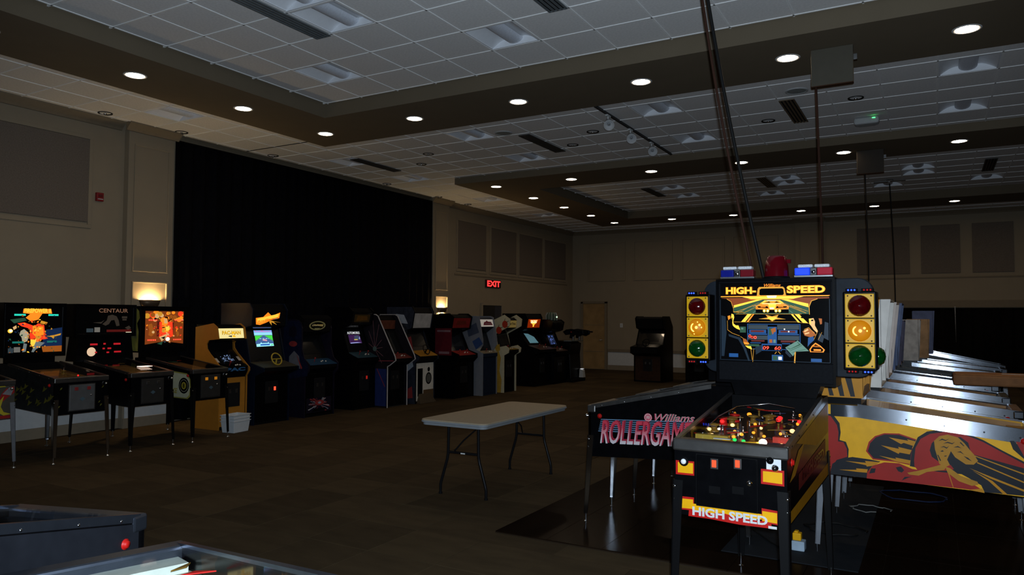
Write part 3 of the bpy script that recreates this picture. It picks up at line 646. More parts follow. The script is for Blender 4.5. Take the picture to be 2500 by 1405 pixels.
# ---- the two-cop highway machine in the foreground (lettered HIGH SPEED)
def hs_glass(bo,org,ux,uy,gw,gh):
    def g(x,y): return ((x-40)/1935.,1-(y-45)/1340.)
    def P(*a): return [g(a[i],a[i+1]) for i in range(0,len(a),2)]
    def RC_(x0,y0,x1,y1): return P(x0,y0,x1,y0,x1,y1,x0,y1)
    def LN(x0,y0,x1,y1,w): return [g(*p) for p in line((x0,y0),(x1,y1),w)]
    def CI(x,y,r): return [g(*p) for p in circ(x,y,r,18)]
    S=[(BK,RC_(40,45,1975,1385)),(BBR,P(60,300,1950,300,1950,440,60,440)),(BO,RC_(50,268,1960,278)),(BYL,P(420,278,1560,278,1350,322,610,322)),(BWH,P(880,258,1070,258,1050,305,905,305)),
     (BGR,P(290,470,820,325,1140,325,1610,470,1610,575,290,575)),(BYL,P(290,428,740,325,840,325,290,470)),(BYL,P(1120,325,1230,325,1605,405,1605,465)),
     (BGD,LN(330,540,700,420,6)),(BGD,LN(470,560,720,450,5)),(BGD,LN(1250,440,1560,560,6)),(BGD,LN(1290,430,1600,530,5)),(BTE,LN(640,560,720,500,8)),(BTE,LN(1260,500,1340,560,8)),
     (BK,P(690,500,1270,500,1270,560,690,560)),(BO,P(690,440,790,395,1170,395,1275,440,1268,495,1010,505,945,505,692,495)),(BYL,P(770,400,850,345,1120,345,1200,400)),(BGD,P(820,395,880,358,1090,358,1140,395)),
     (BK,P(850,385,930,365,960,385)),(BK,P(1020,385,1060,365,1110,385)),(BK,P(720,445,900,445,925,480,735,470)),(BK,P(1045,480,1065,445,1245,445,1230,470)),(BO,RC_(780,450,870,462)),(BO,RC_(1090,450,1180,462)),(BYL,P(910,400,1060,400,1030,500,940,500)),(BWH,RC_(945,468,1012,494)),
     (BYL,CI(845,522,27)),(BYL,CI(905,522,27)),(BYL,CI(1052,522,27)),(BYL,CI(1114,522,27)),(BWH,CI(845,522,14)),(BWH,CI(905,522,14)),(BWH,CI(1052,522,14)),(BWH,CI(1114,522,14)),
     (BK,P(300,575,1500,575,1640,735,300,735)),(BGD,LN(330,576,1490,576,5)),(BGD,LN(300,712,590,712,5)),(BGD,LN(590,704,1420,704,5)),(BGD,LN(1420,712,1610,726,5)),
     (BYL,P(425,712,545,578,622,578,500,712)),(BO,P(525,712,640,578,668,578,560,712)),(BYL,P(1310,580,1345,580,1465,715,1430,715)),(BYL,P(1375,580,1450,580,1595,722,1515,722)),
     (BGD,P(740,660,905,635,868,588,982,614,1095,588,1068,635,1222,662,1045,666,985,697,928,666)),(BYL,P(890,648,925,625,982,630,1045,625,1080,648,1030,658,985,690,938,658)),
     (BK,P(50,305,170,315,250,365,288,480,288,545,480,548,470,560,200,565,190,1385,50,1385)),(BGD,P(170,314,250,362,290,480,282,480,242,368,165,322)),(BGD,P(285,535,480,543,470,550,290,548)),
     (BO,P(180,612,225,600,232,650,192,682)),(BYL,P(252,570,292,585,302,632,284,690,288,740,330,772,378,772,412,852,345,828,300,800,272,770,262,700,244,640)),(BK,P(252,640,270,640,268,720,255,700)),(BGD,LN(178,850,262,905,7)),(BGD,LN(262,905,400,950,6)),(BGD,LN(175,690,178,850,6)),
     (BK,P(1975,320,1760,325,1655,360,1618,450,1625,590,1470,625,1490,645,1620,648,1975,660,1975,1385,1640,1385,1720,1200,1975,1195)),(BGD,P(1760,322,1655,356,1612,450,1620,585,1630,585,1626,455,1664,366,1762,332)),
     (BSK,P(1615,652,1690,642,1715,700,1712,760,1760,850,1745,880,1690,830,1650,770,1622,740,1640,700)),(BK,P(1650,670,1690,665,1685,690,1650,690)),(BDO,P(1775,645,1830,650,1830,735,1800,745)),(BDO,P(1505,860,1600,800,1700,870,1730,920,1640,955,1540,930)),(BGD,LN(1530,830,1610,795,7)),(BGD,LN(1610,795,1700,890,6)),
     (BBL,RC_(540,742,1470,1170)),(BK,RC_(552,752,1458,1160)),(BST,RC_(560,760,908,832)),(BST,RC_(1072,758,1450,832)),(BST,RC_(552,938,908,1008)),(BST,RC_(1082,938,1450,1008)),(BBL,RC_(575,840,880,900)),(BBL,RC_(1095,840,1420,900)),(BDK,RC_(602,852,840,882)),(BDK,RC_(1130,852,1382,882)),(BDK,RC_(612,1015,848,1042)),(BDK,RC_(1132,1015,1382,1046)),
     (BBL,RC_(905,790,1065,1070)),(BGR,RC_(925,805,975,930)),(BDO,P(960,830,1040,800,1050,860,990,920)),(BBL,RC_(1010,880,1050,930)),(BDO,RC_(935,1000,985,1055)),(BTE,RC_(1005,1002,1045,1055)),(BGR,RC_(408,792,515,892)),(BTE,RC_(430,810,470,840)),
     (DISP,CI(588,950,24)),(BK,CI(588,950,12)),(BRD,CI(630,970,22)),(BK,CI(630,970,11)),(DISP,CI(684,972,26)),(BK,CI(684,972,11)),(BWH,CI(1200,828,12)),(BWH,CI(1272,866,12)),
     (BBL,RC_(800,1075,1150,1190)),(BK,RC_(818,1098,1140,1182)),
     (BTE,P(1210,1132,1425,1010,1612,1180,1390,1195,1342,1272)),(BGR,P(1240,1135,1420,1035,1480,1080,1290,1160)),(BBL,P(1600,960,1690,940,1700,1000,1630,1060,1590,1110)),
     (BK,P(440,930,480,975,640,1150,640,1385,330,1385)),(BDO,P(462,985,520,1005,560,1060,470,1050)),(BO,P(470,1050,565,1062,590,1100,490,1092)),(BYL,P(500,1110,605,1118,630,1178,545,1150)),(BGD,LN(605,1170,630,1350,7)),
     (BO,P(1618,1155,1662,1090,1720,1040,1800,1085,1875,1152,1850,1198,1632,1198)),(BK,P(1640,1155,1675,1105,1720,1065,1795,1103,1850,1152,1832,1185,1650,1185)),(BO,RC_(1690,1145,1810,1172)),
     (BK,RC_(1380,1195,1880,1380)),(BGD,P(1358,1378,1372,1200,1392,1190,1380,1380)),(BBL,RC_(208,1250,376,1312)),(BBL,RC_(1644,1300,1822,1352)),
     (BBL,RC_(978,1256,1172,1352)),(BGR,RC_(996,1272,1075,1342)),(BWH,RC_(1092,1285,1150,1335)),(BGD,LN(1030,1240,1060,1205,9)),(BGD,LN(1090,1200,1130,1240,9))]
    NB_=N('backlit_night',(.006,.016,.030),.8); r=random.Random(77)
    S+=[(BYL,LN(60,283,1950,283,5)),(NB_,LN(52,330,52,1360,10)),(NB_,LN(1960,330,1960,1360,10)),(NB_,LN(60,1360,1955,1360,8)),
     (BO,P(560,322,1390,322,1330,332,620,332)),(BGD,LN(296,470,296,545,5)),(BWH,LN(900,352,1060,352,6)),(BWH,LN(820,405,1150,405,5)),(BK,LN(700,470,735,486,6)),(BK,LN(1230,486,1262,470,6)),
     (NB_,P(70,600,150,620,165,900,120,1300,70,1300)),(NB_,P(200,920,420,980,520,1160,590,1370,560,1370,470,1150,380,1010,210,960)),(BGD,LN(420,960,470,990,6)),(BGD,LN(660,1160,640,1385,6)),
     (NB_,P(1880,700,1940,720,1940,1000,1860,960)),(NB_,P(1790,880,1870,930,1840,1040,1760,1000)),(BGD,LN(1762,855,1700,985,6)),(BGD,LN(1830,870,1770,990,5)),(BYL,P(1618,655,1660,650,1640,690,1650,735,1625,735)),(BSK,P(1530,850,1600,815,1610,840,1545,875)),(BSK,P(1540,890,1620,870,1625,890,1555,912)),
     (BTE,P(1250,1130,1415,1040,1450,1070,1300,1150)),(BGR,LN(1300,1180,1500,1090,7)),(BGR,LN(1330,1210,1560,1150,6)),(NB_,P(690,1130,800,1090,800,1200,700,1260)),(NB_,P(1220,1160,1330,1270,1290,1290,1215,1220)),
     (BBL,RC_(560,905,900,925)),(BBL,RC_(1090,905,1450,925)),(BBL,RC_(600,1055,790,1070)),(BBL,RC_(1160,1060,1300,1074)),(BGR,RC_(560,1085,760,1120))]
    for k in range(26):
        a=r.uniform(-1,1); x0=980+a*150; x1=980+a*620; y1=330+abs(a)*180+r.uniform(0,60)
        S.append((r.choice([BGD,BTE,BGD]),LN(x0+(x1-x0)*.55,330+(y1-330)*.55,x1,y1,3)))
    art('printed_scene',bo,org,ux,uy,S,.00015)
    o=Vector(org); nx=ux.normalized(); nz=uy.normalized()
    def at(x,y): u,v=g(x,y); return o+ux*u+uy*v
    kx=gw/1935.; ky=gh/1340.
    text('HIGH-',bo,at(435,240),nx,nz,125*ky,N('backlit_title',(1.,.30,.012),1.0),555*kx,0,.06,.0215)
    text('SPEED',bo,at(1572,235),nx,nz,130*ky,N('backlit_title',(1.,.30,.012),1.0),650*kx,0,.06,.0215)
    text('HIGH-',bo,at(435,232),nx,nz,110*ky,BYL,535*kx,0,.012,.0225); text('SPEED',bo,at(1572,227),nx,nz,112*ky,BYL,630*kx,0,.012,.0225)
    M2=[(BGD,P(722,270,740,150,765,122,1185,122,1212,150,1238,270)),(BK,P(768,250,775,165,805,148,1165,148,1192,165,1200,240,1180,262,790,262))]
    art('mirror_print',bo,org,ux,uy,M2,.0004,.0205)
    text('Williams',bo,at(1000,120),nx,nz,50*ky,BO,290*kx,.35,.01,.0215)
    text('09',bo,at(878,1172),nx,nz,58*ky,DISP,108*kx,.12,.01,.0215); text('60',bo,at(1082,1172),nx,nz,58*ky,DISP,108*kx,.12,.01,.0215)
    text('POLICE',bo,at(1748,1112),nx,nz,24*ky,BO,120*kx,0,.01,.0215)
HSW=.575
hs=pinball('foreground pinball machine lettered HIGH SPEED with traffic lights and police light bars on top',(-.931,3.89,0),-.02,HSW,1.40,1.07,1.22,.385,.52,BLACK,BLACK,DSTEEL,.02,mat('leg_black',(.003,.003,.0035),.35,0,spec=.2),
    dict(w=.745,z0=1.30,z1=1.99,d=.25,mat=BLACK,y=1.13,bg=hs_glass,frame=.026,panel=.115,nw=.5,nw2=.56,fm=mat('speaker_panel',(.004,.0045,.006),.6,var=.2,scale=60,spec=.05)),
    pf=mat('dark_playfield',(.020,.014,.009),.3,var=.6,scale=10),group='pinball machines on the right',ndec=0,seed=5,apron=mat('apron_gold',(.10,.065,.02),.4,var=.4))
# speaker panel grille below the glass
hsz0,hsz1=1.07-.385,1.07-.045
def fx(px): return ((px-745)/755.-.5)*HSW
def fz(px,py): u=(px-745)/755.; return 1.07-(py-75*u-462)*.000757
def FP(*a): return [(fx(a[i]),fz(a[i],a[i+1])) for i in range(0,len(a),2)]
S=[(RED,FP(755,600,886,610,886,708,755,698)),(YEL,FP(770,613,878,622,878,694,770,685)),(RED,FP(1335,655,1482,668,1482,770,1335,754)),(YEL,FP(1348,670,1470,682,1470,755,1348,740)),
   (RED,FP(790,850,884,858,884,948,790,942)),(YEL,FP(795,866,878,872,878,936,795,932)),(YEL,FP(870,898,1345,955,1345,990,870,950)),(RED,FP(1338,914,1438,930,1438,1022,1338,1005)),(YEL,FP(1342,932,1436,944,1436,1012,1342,998)),
   (RED,FP(850,935,1000,960,1080,955,1200,985,1340,1000,1400,1010,1400,1045,1200,1030,1000,1000,846,985)),(WHITE,FP(1380,1027,1434,1033,1434,1050,1380,1045))]
art('front_print',hs,(0,-.004,0),(1,0,0),(0,0,1),S)
text('HIGH SPEED',hs,(fx(1126),-.004,fz(1126,1002)),(1,0,.0),(.0,0,1),.046,WHITE,.382,0,.035,.0085)
dr=MB().box(fx(905),fx(1308),-.014,-.004,fz(905,905),fz(905,560)).build('coin_door',BLACK,hs,.006)
MB().box(fx(900),fx(1313),-.008,-.0035,fz(905,912),fz(905,553)).build('door_frame',BLACKM,dr)
for px in (1030,1187):
    z=fz(px,622); MB().box(fx(px)-.020,fx(px)+.020,-.020,-.014,z-.027,z+.027).build('coin_bezel',DSTEEL,dr,.002)
    MB().box(fx(px)-.012,fx(px)+.012,-.024,-.020,z-.018,z+.020).build('coin_button',glow('coin_red',(1.,.10,.03),.55),dr,.002)
    MB().box(fx(px)-.03,fx(px)+.03,-.018,-.014,z-.155,z-.115).build('coin_return',BLACKM,dr,.004)
MB().lathe([(.0005,.012),(.009,.012),(.014,.006),(.017,0)],14,(fx(1262),-.014,fz(1262,752)),(0,-1,0)).build('lock',CHROME,dr)
pl=MB().box(fx(1370),fx(1464),-.009,-.004,fz(1415,662),fz(1415,560)).build('plunger_plate',mat('white_plate',(.62,.64,.66),.4),hs,.002)
MB().lathe([(.0005,.045),(.014,.042),(.018,.032),(.016,.020),(.007,.016),(.007,0)],14,(fx(1403),-.009,fz(1403,594)),(0,-1,0)).build('plunger_knob',BLACK,pl)
b=MB().lathe([(.0005,.012),(.013,.011),(.0145,.004),(.0145,0)],16,(fx(813),-.006,fz(813,608)),(0,-1,0)).build('start_button',mat('button_white',(.7,.72,.74),.3),hs)
MB().lathe([(.015,.006),(.024,.004),(.026,0)],16,(fx(813),-.006,fz(813,608)),(0,-1,0)).build('button_ring',BLACKM,b)
# right side print: yellow and red darkened to paint in the side's shade
zz0,zz1=1.07-.385,1.22-.52
def hz(y,k): lo=zz0+(zz1-zz0)*y/1.4; hi=1.07+(1.22-1.07)*min(y,1.14)/1.14; return lo+(hi-lo)*k
SY=mat('side_yellow_shaded',(.30,.13,.002),.45)
sd=[(SY,[(.02,hz(.02,.02)),(1.38,hz(1.38,.02)),(1.38,hz(1.38,.17)),(.02,hz(.02,.17))]),(SY,[(.25,hz(.25,.92)),(1.38,hz(1.38,.92)),(1.38,hz(1.38,.55)),(.9,hz(.9,.55))]),(mat('side_red_shaded',(.09,.004,.004),.45),[(.30,hz(.3,.30)),(1.25,hz(1.25,.30)),(1.25,hz(1.25,.50)),(.30,hz(.3,.50))]),(SY,[(.05,hz(.05,.55)),(.3,hz(.3,.80)),(.5,hz(.5,.80)),(.2,hz(.2,.55))])]
art('side_print',hs,(HSW/2,0,0),(0,1,0),(0,0,1),sd)
text('HIGH SPEED',hs,(HSW/2,.78,hz(.78,.33)),(0,1,.01),(0,0,1),.06,BLACK,.75,.2,.03,.004)
# playfield pieces of the foreground machine
hp=[c for c in hs.children if c.name.startswith('playfield') and 'glass' not in c.name][0]
yh=1.14; hpz=lambda y: 1.005+(1.135-1.005)*y/yh
decor(hp,HSW,.24,1.02,hpz,78,41,1)
for x,y,m,r in ((.10,.80,2,.016),(.10,.755,2,.016),(.22,.74,2,.013),(-.09,.84,1,.015),(.12,.24,4,.022),(-.17,.30,0,.012),(.22,.52,0,.015),(-.12,.55,0,.013),(.25,.62,1,.012),(-.20,.62,2,.014),(-.14,.24,2,.011),(-.03,.24,3,.012),(.02,.23,3,.011),(.03,.42,1,.010),(.10,.36,1,.010),(-.02,.36,1,.010),(-.05,.30,1,.011),(.21,.27,0,.010),(.26,.30,4,.008),(-.22,.42,0,.012),(-.17,.44,4,.008)):
    MB().ball((x,y,hpz(y)+.03),r,10,sz=.8).build('lit_insert',BULBS[m],hp)
for s in (-1,1): MB().prism([(s*.09,.215),(s*.10,.245),(s*.025,.20),(s*.022,.187)],'z',hpz(.2)+.02,hpz(.2)+.035).build('flipper',YEL,hp)
MB().tube([(-.22,.35,hpz(.35)+.05),(-.22,.6,hpz(.6)+.06),(-.17,.85,hpz(.85)+.07),(0,.97,hpz(.97)+.075),(.17,.9,hpz(.9)+.07),(.2,.7,hpz(.7)+.06)],.004,6).build('wire_ramp',CHROME,hp)
MB().prism([(-.26,.50),(-.20,.50),(-.12,.90),(.05,.99),(.0,1.03),(-.2,.95)],'z',hpz(.8)+.035,hpz(.8)+.04).build('plastic_ramp',glassmat('tinted_plastic',(.75,.8,.85),1.5),hp)
MB().box(-.13,-.04,.18,.21,hpz(.2)+.04,hpz(.2)+.043).build('score_card',WHITE,hp); MB().box(.17,.25,.24,.28,hpz(.26)+.03,hpz(.26)+.06).build('red_target',mat('target_red',(.5,.04,.02),.4),hp)
MB().box(-.24,-.06,.215,.26,hpz(.23)+.02,hpz(.23)+.05).build('gold_plastic',mat('gold_plastic',(.30,.20,.03),.3),hp)
# head fittings: back board, traffic lights, light bars, beacon
hb=[c for c in hs.children if c.name.startswith('head') and 'foot' not in c.name][0]
def rr(x0,x1,z0,z1,r,n=6):
    p=[]
    for cx,cz,a in ((x1-r,z1-r,0),(x0+r,z1-r,90),(x0+r,z0+r,180),(x1-r,z0+r,270)):
        for k in range(n+1): aa=R_(a+90*k/n); p.append((cx+r*math.cos(aa),cz+r*math.sin(aa)))
    return p
BB=mat('board_blue_grey',(.010,.013,.018),.45,var=.25,spec=.06)
MB().prism(rr(-.48,.585,1.36,1.985,.09),'y',1.21,1.27).build('back_board',BB,hb,.006)
TLY=mat('signal_yellow',(.62,.33,.004),.4,var=.04)
LENS={'r':mat('lens_red',(.045,.0008,.0015),.12,coat=.6,var=.3,scale=30),'g':mat('lens_green',(.0008,.030,.004),.12,coat=.6,var=.3,scale=30),'y':glow('lens_amber',(1.,.32,.006),.32,(.36,.13,.002))}
LED={'b':glow('led_blue',(.02,.06,1.),4.),'r':glow('led_red',(.5,.01,.01),.5)}
def traffic(cx,yf,zc,w,h,par,dep=.14):
    o=MB().box(cx-w/2-.012,cx+w/2+.012,yf,yf+dep,zc-h/2-.012,zc+h/2+.012).build('traffic_light',BLACK,par,.008)
    c=h/3
    for k,q in enumerate('ryg'):
        z=zc+h/2-c*(k+.5)
        p=MB().box(cx-w/2,cx+w/2,yf-.010,yf+.002,z-c/2+.003,z+c/2-.003).build('signal_panel',TLY,o,.004)
        MB().lathe([(w*.40,.002),(w*.40,.010),(w*.34,.026),(w*.20,.038),(.0005,.042)],22,(cx,yf-.010,z),(0,-1,0)).build('signal_lens',LENS[q],o)
        if q=='y':  # highlights on the amber lens, shaped as a glowing arc and beads
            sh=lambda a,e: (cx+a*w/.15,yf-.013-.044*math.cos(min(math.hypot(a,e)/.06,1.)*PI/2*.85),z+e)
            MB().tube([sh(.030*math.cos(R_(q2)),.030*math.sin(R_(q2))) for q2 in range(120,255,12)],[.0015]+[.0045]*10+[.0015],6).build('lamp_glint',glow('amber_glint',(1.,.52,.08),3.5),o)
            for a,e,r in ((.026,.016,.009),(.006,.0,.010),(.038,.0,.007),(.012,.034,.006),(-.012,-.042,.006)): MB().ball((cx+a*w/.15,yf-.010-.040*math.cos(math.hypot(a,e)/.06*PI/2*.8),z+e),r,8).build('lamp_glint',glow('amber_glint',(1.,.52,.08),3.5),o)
        for sx in (-1,1):
            for sz in (-1,1): MB().lathe([(.0005,.004),(.004,.003),(.005,0)],8,(cx+sx*w*.40,yf-.010,z+sz*c*.40),(0,-1,0)).build('panel_screw',DSTEEL,p)
    for zz,ord_ in ((zc+h/2+.020,'br'),(zc-h/2-.020,'rb')):
        for s,q in zip((-1,1),ord_):
            MB().box(cx+s*w*.27-w*.20,cx+s*w*.27+w*.20,yf-.005,yf+.03,zz-.010,zz+.010).build('strobe_bar',BLACKM,o,.002)
            for k in (-1,0,1): MB().ball((cx+s*w*.27+k*w*.11,yf-.006,zz),.0055,8).build('led',LED[q],o)
    return o
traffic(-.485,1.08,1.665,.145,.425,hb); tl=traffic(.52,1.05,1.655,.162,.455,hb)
MB().lathe([(.055,.0),(.055,.01),(.04,.03),(.0005,.04)],18,(.615,1.12,1.50),(1,0,0)).build('side_lens',LENS['g'],tl)
def lightbar(cx,z,par,w,on):
    o=MB().box(cx-w/2,cx+w/2,1.14,1.22,z,z+.014).build('light_bar',STEEL,par,.003)
    lb=glow('bar_blue_lit',(.01,.06,.9),.55,(.01,.05,.6)) if on else mat('bar_blue',(.006,.012,.20),.25,coat=.5)
    lr=mat('bar_red_lit',(.42,.012,.03),.25,coat=.5) if on else mat('bar_red',(.14,.006,.012),.25,coat=.5)
    MB().box(cx-w/2+.004,cx-.022,1.142,1.218,z+.014,z+.062).build('blue_lens',lb,o,.006); MB().box(cx+.022,cx+w/2-.004,1.142,1.218,z+.014,z+.062).build('red_lens',lr,o,.006)
    MB().box(cx-.020,cx+.020,1.145,1.215,z+.014,z+.058).lathe([(.0005,.006),(.012,.004),(.014,0)],12,(cx,1.145,z+.035),(0,-1,0)).build('chrome_centre',CHROME,o,.003)
    for s in (-1,1): MB().box(cx+s*.05-.045,cx+s*.05+.045,1.15,1.21,z+.064,z+.084).build('clear_lens',mat('bar_clear',(.55,.57,.60),.3,var=.25,scale=120),o,.006)
lightbar(-.235,1.992,hb,.225,False); lightbar(.245,1.992,hb,.235,True)
b=MB().lathe([(.078,0),(.074,.075),(.062,.135),(.055,.148),(.0005,.150)],26,(.01,1.20,1.992)).build('red_beacon',mat('beacon_red',(.085,.002,.005),.15,coat=.6),hb)
MB().box(.068,.10,1.19,1.21,2.09,2.115).build('beacon_clip',MATS['beacon_red'],b); MB().lathe([(.083,0),(.083,.012),(.079,.014)],26,(.01,1.20,1.99)).build('beacon_base',BLACKM,b)
# ---- black machine lettered ROLLERGAMES, and its neighbours behind it
GRP='pinball machines in the row behind the lit one'
RGRAD=bpy.data.materials.new('letter_gradient'); RGRAD.use_nodes=True
_n=RGRAD.node_tree; _b=_n.nodes['Principled BSDF']; _t=_n.nodes.new('ShaderNodeTexCoord'); _s=_n.nodes.new('ShaderNodeSeparateXYZ'); _m=_n.nodes.new('ShaderNodeMapRange'); _r=_n.nodes.new('ShaderNodeValToRGB')
_n.links.new(_t.outputs['Object'],_s.inputs[0]); _n.links.new(_s.outputs['Z'],_m.inputs[0]); _m.inputs[1].default_value=.69; _m.inputs[2].default_value=.90
_n.links.new(_m.outputs[0],_r.inputs[0]); _r.color_ramp.elements[0].color=(.62,.58,.60,1); _r.color_ramp.elements[1].color=(.55,.03,.06,1); _r.color_ramp.elements[1].position=.62; _e=_r.color_ramp.elements.new(.28); _e.color=(.62,.30,.34,1)
_n.links.new(_r.outputs[0],_b.inputs['Base Color']); _b.inputs['Roughness'].default_value=.5
rg=pinball('black pinball machine lettered ROLLERGAMES seen from its side',(-2.56,6.09,0),-PI/2,.57,1.30,.975,1.20,.42,.58,BLACK,BLACK,DSTEEL,.022,CHROME,
   dict(w=.72,z0=1.25,z1=1.93,d=.24),group=GRP,ndec=12,seed=11,lit=0,door=BLACKM)
LB=mat('stripe_blue',(.10,.19,.30),.5); PINK=mat('letter_pink',(.62,.30,.34),.5); MAG=mat('letter_shadow_red',(.30,.015,.035),.5)
S=[]
for k in range(7):
    z=.765+k*.0165; S.append((LB,[(.085+.004*k,z+.005),(1.2,z+.05),(1.2,z+.058),(.088+.004*k,z+.013)]))
S+=[(mat('logo_pink',(.55,.08,.13),.5),circ(.525,.918,.034)),(OFFW,circ(.525,.918,.030)),(MATS['logo_pink'],circ(.525,.918,.026))]
rgs=art('side_print',rg,(.285,0,0),(0,1,0),(0,0,1),S)
ux=Vector((0,1,.045)).normalized()
text('ROLLERGAMES',rg,(.285,.53,.696),ux,(0,0,1),.196,MAG,.83,.28,.028,.0058)
text('ROLLERGAMES',rg,(.285,.52,.690),ux,(0,0,1),.196,RGRAD,.83,.28,.006,.0075)
text('Williams',rg,(.285,.745,.900),ux,(0,0,1),.060,OFFW,.33,.35,.022,.004); text('Williams',rg,(.285,.745,.900),ux,(0,0,1),.060,MATS['logo_pink'],.33,.35,.0,.0056)
text('W',rg,(.285,.525,.902),(0,1,0),(0,0,1),.032,OFFW,.036,0,.01,.0058)
pinball('black pinball machine standing directly behind the ROLLERGAMES one',(-2.53,7.17,0),-PI/2,.57,1.30,.975,1.16,.42,.55,BLACK,BLACK,DSTEEL,.022,CHROME,dict(w=.70,z0=1.22,z1=1.80,d=.24),group=GRP,ndec=6,seed=12,lit=0)
pinball('black pinball machine two places behind the ROLLERGAMES one',(-2.48,8.20,0),-PI/2,.57,1.30,.975,1.16,.42,.55,BLACK,BLACK,DSTEEL,.022,CHROME,dict(w=.70,z0=1.22,z1=1.80,d=.24),group=GRP,ndec=6,seed=13,lit=0)

# ---- the row at the right: machines facing right, seen from their left sides
GR='pinball machines in the right-hand row'
AL=mat('bright_rail',(.32,.35,.40),.11,1.0,var=.05,scale=25); brushed(AL,.34)
CREAM=mat('cream_print',(.74,.70,.64),.6,var=.12,scale=6)
p1=pinball('yellow pinball machine with red and black stencil art of a long-haired woman',(.60,6.19,0),PI/2,.58,1.35,.985,1.10,.42,.50,YEL,BLACK,AL,.085,mat('leg_grey',(.17,.18,.20),.45,.4),
   dict(w=.70,z0=1.16,z1=1.90,d=.30,y=1.05,tilt=.08,mat=YEL,glass=False,edge=PLY),group=GR,ndec=10,seed=21,inner=WOOD)
COL={'K':mat('stencil_black',(.006,.007,.011),.5,var=.15),'R':mat('stencil_red',(.30,.010,.006),.5,var=.10,scale=5),'Y':mat('stencil_yellow',(.46,.19,.002),.5,var=.08,scale=5),'G':mat('stencil_gold',(.38,.17,.008),.5,var=.08)}
p1.children[0].data.materials[0]=COL['Y']
